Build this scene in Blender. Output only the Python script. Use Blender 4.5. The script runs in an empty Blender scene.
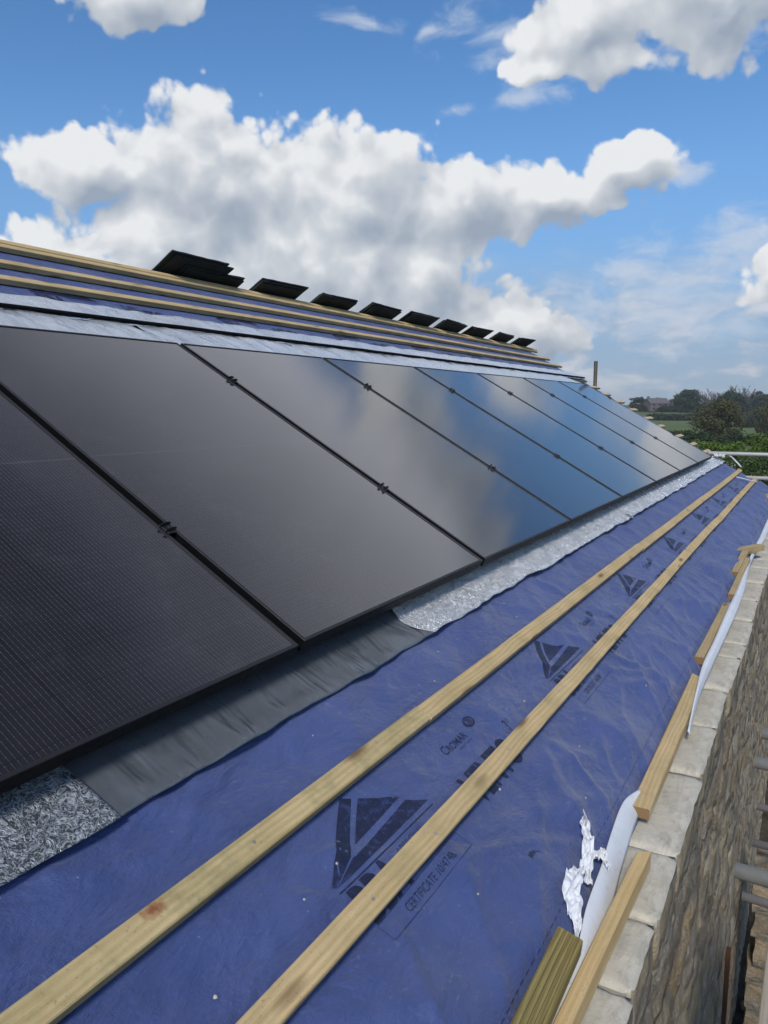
import bpy, bmesh, math, random
import numpy as np
from mathutils import Vector, Matrix, noise
random.seed(7); np.random.seed(7)
R_ = math.radians
scene = bpy.context.scene
COL = scene.collection

# ------------------------------------------------------------------ measured frame
F_PX, PITCH, YAW, RP = 762.9, 0.136545, 0.515918, 0.517005
H0 = 1.00788; U0 = 1.45414; V0 = 0.63549
NV = Vector((0, -math.sin(RP), math.cos(RP)))
VV = Vector((0, math.cos(RP), math.sin(RP)))
UV = Vector((1, 0, 0))
def R(u, v, n=0.0):
    return UV*(u+U0) + VV*(v+V0) + NV*(n-H0)
FRAME = Matrix(((1,0,0),(0,VV.y,NV.y),(0,VV.z,NV.z)))
def roof_matrix(u, v, n=0.0):
    return Matrix.Translation(R(u, v, n)) @ FRAME.to_4x4()
GROUND = -4.3

# ------------------------------------------------------------------ object helpers
def tag(o, label=None, cat=None, group=None, kind=None):
    if label: o['label'] = label
    if cat: o['category'] = cat
    if group: o['group'] = group
    if kind: o['kind'] = kind
    return o
def mesh_obj(name, verts, faces, mats, parent=None, smooth=False, mi=None, mat4=None):
    me = bpy.data.meshes.new(name)
    me.from_pydata([tuple(v) for v in verts], [], faces)
    for m in (mats if isinstance(mats, (list, tuple)) else [mats]): me.materials.append(m)
    if mi is not None: me.polygons.foreach_set('material_index', mi)
    if smooth: me.polygons.foreach_set('use_smooth', [True]*len(me.polygons))
    me.update()
    o = bpy.data.objects.new(name, me); COL.objects.link(o)
    if parent is not None: o.parent = parent
    if mat4 is not None: o.matrix_world = mat4
    return o
def bm_obj(name, bm, mats, parent=None, smooth=False, mat4=None):
    me = bpy.data.meshes.new(name); bm.to_mesh(me); bm.free()
    for m in (mats if isinstance(mats, (list, tuple)) else [mats]): me.materials.append(m)
    if smooth: me.polygons.foreach_set('use_smooth', [True]*len(me.polygons))
    o = bpy.data.objects.new(name, me); COL.objects.link(o)
    if parent is not None: o.parent = parent
    if mat4 is not None: o.matrix_world = mat4
    return o
def empty(name, mat4):
    o = bpy.data.objects.new(name, None); COL.objects.link(o)
    o.empty_display_size = .1; o.matrix_world = mat4
    return o
def add_box(bm, x0, x1, y0, y1, z0, z1, bevel=0.0, seg=1, mi=0):
    r = bmesh.ops.create_cube(bm, size=1)
    vs = r['verts']
    for v in vs:
        v.co = Vector((x0 if v.co.x < 0 else x1, y0 if v.co.y < 0 else y1, z0 if v.co.z < 0 else z1))
    fs = set(f for v in vs for f in v.link_faces)
    for f in fs: f.material_index = mi
    if bevel > 0:
        es = list(set(e for v in vs for e in v.link_edges))
        bmesh.ops.bevel(bm, geom=es, offset=bevel, segments=seg, profile=.6, affect='EDGES')
    return vs
def tube_data(pts, rad, n=8, cap=True):
    V, Fc = [], []
    pts = [Vector(p) for p in pts]
    rads = rad if isinstance(rad, (list, tuple)) else [rad]*len(pts)
    prev = None
    for i, p in enumerate(pts):
        t = (pts[min(i+1, len(pts)-1)] - pts[max(i-1, 0)]).normalized()
        if prev is None:
            a = Vector((0,0,1)) if abs(t.z) < .9 else Vector((1,0,0))
            x = t.cross(a).normalized()
        else:
            x = (prev - t*prev.dot(t)).normalized()
        prev = x; y = t.cross(x)
        for k in range(n):
            an = 2*math.pi*k/n
            V.append(p + (x*math.cos(an) + y*math.sin(an))*rads[i])
    for i in range(len(pts)-1):
        for k in range(n):
            Fc.append((i*n+k, i*n+(k+1)%n, (i+1)*n+(k+1)%n, (i+1)*n+k))
    if cap:
        Fc.append(tuple(reversed(range(n)))); Fc.append(tuple(range((len(pts)-1)*n, len(pts)*n)))
    return V, Fc
def merge(parts):
    V, Fc = [], []
    for v, f in parts:
        o = len(V); V += list(v); Fc += [tuple(i+o for i in q) for q in f]
    return V, Fc

# ------------------------------------------------------------------ node helpers
class NT:
    def __init__(self, tree): self.t = tree; self.n = tree.nodes; self.l = tree.links
    def node(self, typ, **kw):
        n = self.n.new(typ)
        for k, v in kw.items(): setattr(n, k, v)
        return n
    def put(self, sock, v):
        if isinstance(v, bpy.types.NodeSocket): self.l.new(v, sock)
        elif v is not None: sock.default_value = v
    def math(self, op, a, b=None, c=None, clamp=False):
        n = self.node('ShaderNodeMath', operation=op); n.use_clamp = clamp
        self.put(n.inputs[0], a)
        if b is not None: self.put(n.inputs[1], b)
        if c is not None: self.put(n.inputs[2], c)
        return n.outputs[0]
    def vmath(self, op, a, b=None):
        n = self.node('ShaderNodeVectorMath', operation=op)
        self.put(n.inputs[0], a)
        if b is not None: self.put(n.inputs[1], b)
        return n.outputs['Value'] if op in ('LENGTH', 'DOT_PRODUCT') else n.outputs['Vector']
    def noise(self, vec, scale, detail=4, rough=.5, dist=0.0, lac=2.0):
        n = self.node('ShaderNodeTexNoise')
        self.put(n.inputs['Vector'], vec); n.inputs['Scale'].default_value = scale
        n.inputs['Detail'].default_value = detail; n.inputs['Roughness'].default_value = rough
        n.inputs['Distortion'].default_value = dist; n.inputs['Lacunarity'].default_value = lac
        return n.outputs['Fac']
    def voronoi(self, vec, scale, feature='F1', out='Distance', detail=0.0, rnd=1.0):
        n = self.node('ShaderNodeTexVoronoi', feature=feature)
        self.put(n.inputs['Vector'], vec); n.inputs['Scale'].default_value = scale
        n.inputs['Randomness'].default_value = rnd
        if 'Detail' in n.inputs: n.inputs['Detail'].default_value = detail
        return n.outputs[out]
    def ramp(self, fac, stops, interp='LINEAR'):
        n = self.node('ShaderNodeValToRGB'); cr = n.color_ramp; cr.interpolation = interp
        while len(cr.elements) < len(stops): cr.elements.new(.5)
        for e, (p, c) in zip(cr.elements, stops):
            e.position = p; e.color = (c[0], c[1], c[2], 1) if isinstance(c, (tuple, list)) else (c, c, c, 1)
        self.put(n.inputs[0], fac)
        return n.outputs[0]
    def mix(self, fac, a, b, mode='MIX'):
        n = self.node('ShaderNodeMix', data_type='RGBA', blend_type=mode)
        self.put(n.inputs[0], fac)
        self.put(n.inputs[6], (*a, 1) if isinstance(a, tuple) and len(a) == 3 else a)
        self.put(n.inputs[7], (*b, 1) if isinstance(b, tuple) and len(b) == 3 else b)
        return n.outputs[2]
    def maprange(self, v, a, b, c=0.0, d=1.0, smooth=False):
        n = self.node('ShaderNodeMapRange'); n.interpolation_type = 'SMOOTHSTEP' if smooth else 'LINEAR'
        for i, x in enumerate((v, a, b, c, d)): self.put(n.inputs[i], x)
        return n.outputs[0]
    def mapping(self, vec, scale=(1,1,1), loc=(0,0,0), rot=(0,0,0)):
        n = self.node('ShaderNodeMapping'); self.put(n.inputs['Vector'], vec)
        self.put(n.inputs['Location'], loc); n.inputs['Rotation'].default_value = rot
        n.inputs['Scale'].default_value = scale
        return n.outputs[0]
    def bump(self, h, strength=.5, dist=.01, normal=None):
        n = self.node('ShaderNodeBump'); n.inputs['Strength'].default_value = strength
        n.inputs['Distance'].default_value = dist; self.put(n.inputs['Height'], h)
        if normal is not None: self.put(n.inputs['Normal'], normal)
        return n.outputs[0]
    def sep(self, vec):
        n = self.node('ShaderNodeSeparateXYZ'); self.put(n.inputs[0], vec); return n.outputs
def new_mat(name):
    m = bpy.data.materials.new(name); m.use_nodes = True
    t = NT(m.node_tree); p = t.n['Principled BSDF']
    tc = t.node('ShaderNodeTexCoord')
    return m, t, p, tc
def P(p, t, **kw):
    names = dict(color='Base Color', rough='Roughness', metal='Metallic', normal='Normal', spec='Specular IOR Level',
                 coat='Coat Weight', coatr='Coat Roughness', sheen='Sheen Weight', sheenr='Sheen Roughness', sheent='Sheen Tint', alpha='Alpha', ior='IOR',
                 trans='Transmission Weight', sss='Subsurface Weight')
    for k, v in kw.items():
        if isinstance(v, tuple) and len(v) == 3: v = (*v, 1)
        t.put(p.inputs[names[k]], v)

def wood_mat(name, light, dark, green=.0, knots=True, stain=None, rough=.75, grain=1.0):
    m, t, p, tc = new_mat(name)
    oi = t.node('ShaderNodeObjectInfo')
    off = t.vmath('SCALE', (13.1, 7.7, 3.3)); n = off.node; t.put(n.inputs['Scale'], oi.outputs['Random'])
    vec = t.vmath('ADD', tc.outputs['Object'], off)
    g1 = t.noise(t.mapping(vec, (2.2, 70, 70)), 1.0, 5, .6, .6)
    g2 = t.noise(t.mapping(vec, (9, 420, 420)), 1.0, 3, .6)
    rings = t.node('ShaderNodeTexWave', wave_type='BANDS', bands_direction='Y')
    t.put(rings.inputs['Vector'], t.mapping(vec, (.25, 1, 1)))
    rings.inputs['Scale'].default_value = 24; rings.inputs['Distortion'].default_value = 9
    rings.inputs['Detail'].default_value = 2; rings.inputs['Detail Scale'].default_value = .45
    blot = t.noise(vec, 5.0, 4, .6)
    fac = t.math('ADD', t.math('MULTIPLY', g1, .55*grain), t.math('MULTIPLY', g2, .40*grain))
    fac = t.math('ADD', fac, t.math('MULTIPLY', rings.outputs['Fac'], .2))
    col = t.mix(t.maprange(fac, .34, .78, 0, 1), tuple(light), tuple(dark))
    col = t.mix(t.maprange(blot, .42, .72, 0, .55), col, t.mix(.5, tuple(c*.75 for c in dark), (.27, .27, .12) if green else tuple(dark)))
    if green:
        gb = t.noise(vec, 11.0, 5, .65)
        col = t.mix(t.maprange(gb, .5, .72, 0, green), col, (.20, .20, .09))
    if knots:
        kv = t.voronoi(t.mapping(vec, (3.4, 13, 13)), 1.0)
        col = t.mix(t.maprange(kv, .06, .20, .85, 0), col, (.15, .08, .035))
    # fine dirt flecks
    fl = t.noise(vec, 230, 2, .6)
    col = t.mix(t.maprange(fl, .64, .72, 0, .45), col, (.10, .075, .04))
    if stain:
        d = t.vmath('LENGTH', t.vmath('MULTIPLY', t.vmath('SUBTRACT', tc.outputs['Object'], stain), (34., 60., 40.)))
        dd = t.math('ADD', d, t.math('MULTIPLY', t.noise(tc.outputs['Object'], 90, 4, .7), 1.5))
        col = t.mix(t.maprange(dd, .9, 1.8, .85, 0), col, (.20, .035, .012))
    b = t.bump(t.math('ADD', g1, t.math('MULTIPLY', g2, .5)), .35, .0015)
    P(p, t, color=col, rough=rough, normal=b, spec=.3)
    return m

M = {}
M['batten'] = wood_mat('treated_batten', (.68, .52, .29), (.48, .33, .145), green=.22)
M['batten_stained'] = wood_mat('treated_batten_stained', (.64, .51, .28), (.45, .32, .14), green=.6, stain=(.0, .0, .0))
M['greenwood'] = wood_mat('green_treated_board', (.46, .38, .16), (.20, .15, .05), green=.2, knots=False, grain=1.2)
M['palewood'] = wood_mat('pale_pine', (.66, .50, .26), (.50, .34, .15), knots=False)
M['dullwood'] = wood_mat('dull_offcut', (.52, .40, .22), (.36, .25, .12), green=.25)
M['endwood'] = wood_mat('end_pale', (.66, .54, .36), (.46, .34, .19), knots=False)
M['redwood'] = wood_mat('red_plank', (.17, .075, .035), (.10, .045, .02), knots=False)
M['boardwood'] = wood_mat('scaffold_board', (.50, .44, .35), (.33, .28, .21), knots=False)

# end grain dark
m, t, p, tc = new_mat('end_grain')
r = t.math('FRACT', t.math('MULTIPLY', t.vmath('LENGTH', t.vmath('ADD', tc.outputs['Object'], (0, .02, .03))), 220))
P(p, t, color=t.mix(r, (.16, .09, .04), (.30, .19, .09)), rough=.9); M['endgrain'] = m

# membrane
m, t, p, tc = new_mat('blue_membrane')
ob = tc.outputs['Object']
big = t.noise(ob, 2.3, 5, .6)
med = t.noise(ob, 14, 5, .65)
col = t.mix(t.maprange(big, .3, .7), (.030, .057, .180), (.058, .094, .262))
col = t.mix(t.maprange(med, .35, .75, 0, .5), col, (.082, .108, .265))
fib = t.noise(t.mapping(ob, (120, 500, 1)), 1.0, 3, .7)
fib2 = t.noise(t.mapping(ob, (500, 110, 1)), 1.0, 3, .7)
col = t.mix(t.maprange(t.math('ADD', fib, fib2), .95, 1.25, 0, .3), col, (.10, .13, .33))
# pale scuffs, only a few places
sc = t.noise(t.mapping(ob, (30, 55, 1), rot=(0, 0, .5)), 1.0, 6, .75, 1.0)
scm = t.noise(ob, 3.1, 2, .5)
col = t.mix(t.math('MULTIPLY', t.maprange(sc, .58, .74, 0, .6), t.maprange(scm, .50, .62)), col, (.32, .36, .45))
# specks of grit
gr = t.voronoi(ob, 26)
col = t.mix(t.maprange(gr, .035, .05, .7, 0), col, (.26, .28, .30))
# warm dusty patches
du = t.noise(t.vmath('ADD', ob, (3, 9, 0)), 1.7, 5, .7)
col = t.mix(t.maprange(du, .55, .8, 0, .35), col, (.10, .125, .255))
wr = t.noise(t.mapping(ob, (6, 12, 1), rot=(0, 0, .6)), 1.0, 5, .55, .4)
wr2 = t.noise(t.mapping(ob, (22, 44, 1), rot=(0, 0, -.5)), 1.0, 4, .6, .3)
b = t.bump(wr, .9, .030)
b = t.bump(wr2, .25, .005, b)
weave = t.math('ADD', fib, fib2)
b = t.bump(weave, .8, .0016, b)
P(p, t, color=col, rough=.5, spec=.38, normal=b, sheen=.18, sheenr=.4)
M['membrane'] = m

m, t, p, tc = new_mat('print_ink')
ob = tc.outputs['Object']
w = t.noise(ob, 60, 5, .75); w2 = t.noise(ob, 7, 3, .6)
col = t.mix(t.math('MULTIPLY', t.maprange(w, .50, .66, 0, .8), t.maprange(w2, .35, .6)), (.013, .018, .050), (.05, .075, .23))
P(p, t, color=col, rough=.5, spec=.35); M['ink'] = m
m, t, p, tc = new_mat('print_ink_faded')
ob = tc.outputs['Object']
w = t.noise(ob, 90, 5, .75)
col = t.mix(t.maprange(w, .42, .62, 0, .8), (.018, .026, .075), (.05, .075, .23))
P(p, t, color=col, rough=.5, spec=.35); M['ink2'] = m

# solar glass over cells (object coords: x across, y up the slope)
m, t, p, tc = new_mat('solar_cells')
ob = tc.outputs['Object']; x, y, z = t.sep(ob)
def line(coord, period, width, off=0.0):
    f = t.math('FRACT', t.math('DIVIDE', t.math('ADD', coord, off), period))
    d = t.math('ABSOLUTE', t.math('SUBTRACT', f, .5))
    return t.math('LESS_THAN', d, width/period/2)
bus = line(x, .01138, .00075, .0)
cellx = line(x, .18205, .0042, .091+.0103)
celly = line(y, .0916, .0024, .02)
fy = t.math('FRACT', t.math('DIVIDE', y, .0153))
dash = t.math('LESS_THAN', t.math('ABSOLUTE', t.math('SUBTRACT', fy, .5)), .07)
pad = t.math('MULTIPLY', line(x, .01138, .0017), dash)
base = t.mix(t.noise(ob, 3, 3, .5), (.010, .011, .015), (.017, .015, .018))
tone = t.voronoi(t.vmath('ADD', ob, (.0, .0, .0)), 5.5, out='Color')
mid = t.math('LESS_THAN', t.math('ABSOLUTE', t.math('SUBTRACT', y, .861)), .0022)
base = t.mix(cellx, base, (.006, .006, .007)); base = t.mix(celly, base, (.007, .007, .008))
inv = t.math('MULTIPLY', t.math('SUBTRACT', 1.0, cellx), t.math('SUBTRACT', 1.0, celly))
base = t.mix(t.math('MULTIPLY', t.math('MULTIPLY', bus, inv), .8), base, (.085, .088, .098))
base = t.mix(t.math('MULTIPLY', pad, .35), base, (.16, .165, .18))
base = t.mix(mid, base, (.05, .052, .058))
dust = t.noise(ob, 6, 6, .7, .4)
wp = t.noise(t.mapping(ob, (2.2, 1.1, 1), rot=(0, 0, .5)), 1.0, 4, .6, 1.5)
base = t.mix(t.maprange(dust, .52, .8, 0, .06), base, (.30, .32, .36))
smear = t.math('MULTIPLY', t.maprange(t.noise(t.mapping(ob, (16, 60, 1), rot=(0, 0, .9)), 1.0, 4, .7), .60, .75), t.maprange(t.noise(ob, 2.7, 2, .5), .58, .68))
base = t.mix(t.math('MULTIPLY', smear, .15), base, (.45, .48, .52))
rg = t.math('ADD', .065, t.math('MULTIPLY', dust, .07))
gb = t.bump(t.noise(ob, 900, 2, .5), .035, .0004)
gb = t.bump(wp, .035, .004, gb)
P(p, t, color=base, rough=rg, ior=2.0, spec=.5, normal=gb, sheen=.08, sheenr=.18, sheent=(.62, .80, 1.0))
M['cells'] = m

def simple(name, color, rough=.5, metal=0.0, spec=.5, nscale=20, var=.25, bump=.15, bd=.002):
    m, t, p, tc = new_mat(name); ob = tc.outputs['Object']
    nz = t.noise(ob, nscale, 6, .65); n2 = t.noise(ob, nscale*.17, 4, .6)
    a = tuple(c*(1-var) for c in color); b_ = tuple(min(1, c*(1+var)) for c in color)
    col = t.mix(t.math('MULTIPLY', t.math('ADD', nz, n2), .5), a, b_)
    col = t.mix(t.maprange(nz, .6, .75, 0, .3), col, tuple(c*.6 for c in color))
    P(p, t, color=col, rough=t.maprange(nz, .3, .7, max(.05, rough-.08), min(1, rough+.12)), metal=metal, spec=spec, normal=t.bump(nz, bump, bd))
    return m
M['frame'] = simple('black_frame_shaded', (.004, .0042, .005), .5, spec=.14, nscale=60, bump=.03)  # frame black, darkened in colour for the shaded sides
M['lip_lit'] = simple('black_frame_lip_lit', (.018, .0185, .021), .50, spec=.30, nscale=60, bump=.03)  # lighter copy for the top faces, their highlight put into the colour
M['tray'] = simple('black_tray', (.006, .006, .007), .8, spec=.1, nscale=30)
M['clamp'] = simple('black_clamp', (.012, .012, .013), .4, spec=.5)
M['slate'] = simple('dark_slate', (.022, .028, .028), .7, spec=.3, nscale=35, var=.6, bump=.5, bd=.004)
M['tube'] = simple('galvanised_tube', (.20, .195, .18), .6, metal=.25, nscale=25, var=.4, bump=.3)
M['rail'] = simple('pale_rail', (.40, .40, .38), .5, metal=.2, nscale=25, var=.25, bump=.2)
M['tubedark'] = simple('weathered_tube', (.13, .12, .11), .7, metal=.1, nscale=25, var=.45, bump=.3)
M['steel'] = simple('nail_steel', (.55, .56, .58), .35, metal=.9)
M['bark'] = simple('bark', (.085, .07, .055), .9, spec=.1, nscale=6, var=.4)
M['barkdark'] = simple('bark_dark', (.05, .042, .035), .9, spec=.1, nscale=6, var=.4)
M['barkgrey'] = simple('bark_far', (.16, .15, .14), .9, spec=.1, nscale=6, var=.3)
M['brickfar'] = simple('red_brick', (.13, .118, .11), .9, spec=.1, nscale=2, var=.3)
M['tilefar'] = simple('roof_tile_grey', (.13, .12, .125), .85, spec=.1, nscale=2, var=.3)
M['glassfar'] = simple('window_glass', (.03, .035, .045), .1, spec=.6, nscale=1)

# white plastic strip
m, t, p, tc = new_mat('white_plastic'); ob = tc.outputs['Object']
n1 = t.noise(ob, 7, 5, .6); n2 = t.noise(ob, 60, 4, .6)
col = t.mix(t.maprange(n1, .45, .75, 0, .6), (.70, .73, .77), (.55, .56, .56))
col = t.mix(t.maprange(n2, .6, .75, 0, .4), col, (.42, .40, .36))
P(p, t, color=col, rough=.55, normal=t.bump(n1, .4, .01), sss=0.0); M['white'] = m

m, t, p, tc = new_mat('thin_white_tape'); ob = tc.outputs['Object']
n1 = t.noise(ob, 40, 5, .6)
P(p, t, color=t.mix(n1, (.80, .82, .84), (.60, .62, .66)), rough=.6, normal=t.bump(n1, .8, .006), trans=.0, sss=.0); M['tape'] = m
# stucco aluminium / black smooth flashing
def flash_mat(name, base, lite, rough, metal, wsc, strength, kind, warpk=3.0, sharp=9.0, bd=.002):
    m, t, p, tc = new_mat(name); ob = tc.outputs['Object']
    if kind == 'stucco':
        warp = t.node('ShaderNodeTexNoise'); warp.inputs['Scale'].default_value = wsc*.35; t.put(warp.inputs['Vector'], ob); warp.inputs['Detail'].default_value = 2
        w = t.vmath('SUBTRACT', warp.outputs['Color'], (.5, .5, .5)); ws = t.vmath('SCALE', w); ws.node.inputs['Scale'].default_value = 2.2/wsc*warpk
        vec = t.vmath('ADD', ob, ws)
        a = t.noise(vec, wsc, 1.5, .5, 1.4)
        ridge = t.math('SUBTRACT', 1.0, t.math('MULTIPLY', t.math('ABSOLUTE', t.math('SUBTRACT', a, .5)), sharp), clamp=True)
        b2 = t.noise(vec, wsc*2.1, 1.5, .5, 1.2)
        ridge2 = t.math('SUBTRACT', 1.0, t.math('MULTIPLY', t.math('ABSOLUTE', t.math('SUBTRACT', b2, .5)), sharp), clamp=True)
        h = t.math('MAXIMUM', ridge, t.math('MULTIPLY', ridge2, .7))
        big = t.noise(ob, 8, 4, .6)
        col = t.mix(h, base, lite)  # lighter ridges: glints of the crinkled metal put into the colour
        col = t.mix(t.maprange(big, .55, .75, 0, .35), col, tuple(c*.55 for c in base))
        nb = t.bump(h, strength, bd)
        nb = t.bump(big, .5, .02, nb)
        P(p, t, color=col, rough=t.maprange(big, .3, .7, rough-.1, rough+.15), metal=metal, normal=nb)
    else:
        big = t.noise(t.mapping(ob, (8, 2.2, 2)), 1.0, 3, .5, .5)
        fine = t.noise(ob, 60, 4, .6)
        col = t.mix(big, base, lite)
        grit = t.voronoi(ob, 60)
        col = t.mix(t.maprange(grit, .04, .06, .5, 0), col, (.3, .3, .3))
        nb = t.bump(big, 1.0, .035); nb = t.bump(fine, .12, .002, nb)
        P(p, t, color=col, rough=t.maprange(fine, .3, .7, rough-.08, rough+.1), metal=metal, normal=nb, spec=.6)
    return m
M['stucco'] = flash_mat('embossed_aluminium', (.62, .65, .68), (1.0, 1.0, 1.0), .24, .50, 62, 1.0, 'stucco', .8, 6.0, .005)
M['stuccodark'] = flash_mat('embossed_aluminium_dark', (.05, .06, .068), (.50, .54, .58), .42, .25, 70, .8, 'stucco', 1.5, 12.0)
M['blackflash'] = flash_mat('smooth_black_flashing', (.11, .125, .138), (.20, .215, .23), .34, .45, 1, 1, 'smooth')
M['topflash'] = flash_mat('pale_top_flashing', (.56, .61, .66), (.74, .79, .84), .32, .55, 1, 1, 'smooth')

# pale coping stone
m, t, p, tc = new_mat('pale_coping'); ob = tc.outputs['Object']
oi = t.node('ShaderNodeObjectInfo')
a = t.noise(ob, 6, 6, .65); b_ = t.noise(ob, 45, 6, .7); c_ = t.noise(t.mapping(ob, (6, 22, 6)), 1.0, 5, .7, .8)
col = t.mix(t.maprange(a, .3, .7), (.60, .565, .475), (.46, .43, .35))
col = t.mix(t.maprange(c_, .48, .70, 0, .7), col, (.27, .245, .19))
col = t.mix(t.maprange(b_, .54, .72, 0, .6), col, (.25, .23, .18))
col = t.mix(t.maprange(t.noise(ob, 160, 3, .6), .66, .74, 0, .6), col, (.68, .67, .64))
col = t.mix(t.math('MULTIPLY', oi.outputs['Random'], .28), col, (.46, .42, .34))
b2 = t.bump(a, .3, .01); b2 = t.bump(b_, .5, .004, b2)
P(p, t, color=col, rough=.88, normal=b2, spec=.25); M['coping'] = m
# brown rubble stone
m, t, p, tc = new_mat('rubble_stone'); ob = tc.outputs['Object']
wv = t.node('ShaderNodeTexNoise'); t.put(wv.inputs['Vector'], ob); wv.inputs['Scale'].default_value = 7; wv.inputs['Detail'].default_value = 4
w = t.vmath('SCALE', t.vmath('SUBTRACT', wv.outputs['Color'], (.5, .5, .5))); w.node.inputs['Scale'].default_value = .12
vec = t.mapping(t.vmath('ADD', ob, w), (2.4, 2.4, 4.6))
vc = t.voronoi(vec, 1.0, out='Color'); vd = t.voronoi(vec, 1.0, feature='DISTANCE_TO_EDGE')
s = t.sep(vc)
a = t.noise(ob, 16, 7, .72, .4); b_ = t.noise(ob, 90, 5, .7)
col = t.mix(s[0], (.37, .28, .17), (.47, .39, .265))
col = t.mix(t.maprange(s[1], .5, 1, 0, .6), col, (.27, .25, .22))
col = t.mix(t.maprange(a, .42, .68, 0, .7), col, (.19, .145, .09))
col = t.mix(t.maprange(t.noise(ob, 5, 6, .7), .52, .68, 0, .75), col, (.44, .42, .38))
col = t.mix(t.maprange(b_, .54, .68, 0, .8), col, (.58, .53, .43))
col = t.mix(t.maprange(vd, .03, .08, .9, 0), col, (.24, .215, .175))
h = t.math('ADD', t.maprange(vd, 0, .15, 0, 1), t.math('MULTIPLY', a, .8))
b2 = t.bump(h, .9, .025); b2 = t.bump(b_, .9, .008, b2)
P(p, t, color=col, rough=.92, normal=b2, spec=.2); M['rubble'] = m
M['mortar'] = simple('mortar', (.34, .31, .26), .95, spec=.1, nscale=60, var=.35, bump=.6, bd=.005)

# ground
m, t, p, tc = new_mat('field_ground'); ob = tc.outputs['Object']
x, y, z = t.sep(ob)
dist = t.vmath('LENGTH', t.vmath('MULTIPLY', ob, (1, 1, 0)))
g1 = t.noise(ob, .03, 6, .6); g2 = t.noise(ob, 1.5, 6, .7); g3 = t.noise(t.mapping(ob, (.004, .05, 1), rot=(0, 0, .6)), 1, 3, .5)
grass = t.mix(t.maprange(g1, .35, .65), (.10, .150, .055), (.14, .185, .075))
grass = t.mix(t.maprange(g2, .3, .7, 0, .5), grass, (.065, .090, .038))
grass = t.mix(t.maprange(g3, .45, .6, 0, .4), grass, (.09, .11, .05))
d1 = t.noise(ob, 9, 8, .75)
dirt = t.mix(t.maprange(d1, .35, .7), (.05, .042, .032), (.15, .125, .095))
col = t.mix(t.maprange(dist, 14, 20, 0, 1, True), dirt, grass)
P(p, t, color=col, rough=.95, spec=.1, normal=t.bump(d1, .8, .085)); M['ground'] = m

def leaf_mat(name, c1, c2, c3=None, frac=.0):
    m, t, p, tc = new_mat(name); ob = tc.outputs['Object']
    vv = t.voronoi(ob, 2.2, out='Color'); s = t.sep(vv)
    nz = t.noise(ob, .9, 4, .6)
    geo = t.node('ShaderNodeNewGeometry')
    col = t.mix(geo.outputs['Random Per Island'], c1, c2)
    col = t.mix(t.maprange(nz, .35, .65, 0, .5), col, c1)
    if c3: col = t.mix(t.math('GREATER_THAN', s[0], 1-frac), col, c3)
    P(p, t, color=col, rough=.7, spec=.2)
    return m
M['leaf_oak'] = leaf_mat('leaf_oak', (.050, .062, .022), (.088, .092, .034), (.10, .080, .034), .2)
M['leaf_dark'] = leaf_mat('leaf_dark', (.030, .048, .020), (.055, .080, .030))
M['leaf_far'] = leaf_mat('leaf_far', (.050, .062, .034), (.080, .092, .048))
M['leaf_hedge'] = leaf_mat('leaf_hedge', (.030, .042, .020), (.052, .066, .030))
M['leaf_bright'] = leaf_mat('leaf_bright', (.055, .105, .015), (.125, .19, .03))
M['leaf_shrub'] = leaf_mat('leaf_shrub', (.035, .062, .018), (.075, .11, .032))
M['blossom'] = leaf_mat('blossom', (.35, .36, .30), (.55, .55, .48))

# ------------------------------------------------------------------ ground
def gz(x, y):
    r = math.hypot(x, y)
    def ss(a, b, x): 
        q = min(1, max(0, (x-a)/(b-a))); return q*q*(3-2*q)
    z = GROUND - 1.7*ss(14, 60, r) + 5.9*ss(375, 480, r) + 6*ss(480, 2500, r)
    if r > 25: z += .5*noise.noise(Vector((x*.01, y*.01, 0)))*ss(25, 90, r)
    return z
vs, fs = [(0, 0, GROUND)], []
radii = [0.6*1.09**i for i in range(100)]
radii = [r for r in radii if r < 2600]
NA = 120
for r in radii:
    for k in range(NA):
        a = 2*math.pi*k/NA; x, y = r*math.cos(a), r*math.sin(a)
        dz = .03*noise.noise(Vector((x*3, y*3, 0))) if r < 14 else 0
        vs.append((x, y, gz(x, y)+dz))
for k in range(NA): fs.append((0, 1+k, 1+(k+1)%NA))
for i in range(len(radii)-1):
    for k in range(NA):
        a = 1+i*NA; b = a+NA
        fs.append((a+k, b+k, b+(k+1)%NA, a+(k+1)%NA))
tag(mesh_obj('ground', vs, fs, M['ground'], smooth=True), kind='structure')

# ------------------------------------------------------------------ house body
VERGE_U = 9.02; LEFT_U = -2.6
XR = U0+VERGE_U-.06; XL = U0+LEFT_U+.05
RIDGE_V = 2.93
ridge = R(0, RIDGE_V, -.09); RY, RZ = ridge.y, ridge.z
FARY = 2*RY - .50
house = empty('stone_house', Matrix.Translation((XL, .245, GROUND)))
tag(house, 'old stone building being re-roofed, rubble outer wall capped by pale blocks', 'house')
# front wall face: displaced grid
nx, nz_ = 560, 90
WT = -1.262
vs, fs = [], []
xs = [XL + (XR-XL)*(i/nx)**1.35 for i in range(nx+1)]
def stone_disp(x, z):
    d = noise.noise(Vector((x*3.1, z*6, 1)))*.010 + noise.noise(Vector((x*9, z*15, 4)))*.007 + noise.noise(Vector((x*27, z*40, 4)))*.004
    c = noise.voronoi(Vector((x*3.0, z*5.6, 0)))[0]
    e = c[1]-c[0]
    return d - .014*max(0, 1-e*7)
for j in range(nz_+1):
    z = WT + (GROUND-.3-WT)*(j/nz_)
    for x in xs: vs.append((x, .248 - stone_disp(x, z), z))
for j in range(nz_):
    for i in range(nx):
        a = j*(nx+1)+i; fs.append((a, a+nx+1, a+nx+2, a+1))
base = len(vs)
for x in (XL, XR): 
    for (yy, z) in ((.27, WT), (.74, WT), (.74, GROUND-.3), (.27, GROUND-.3)): vs.append((x, yy, z))
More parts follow.
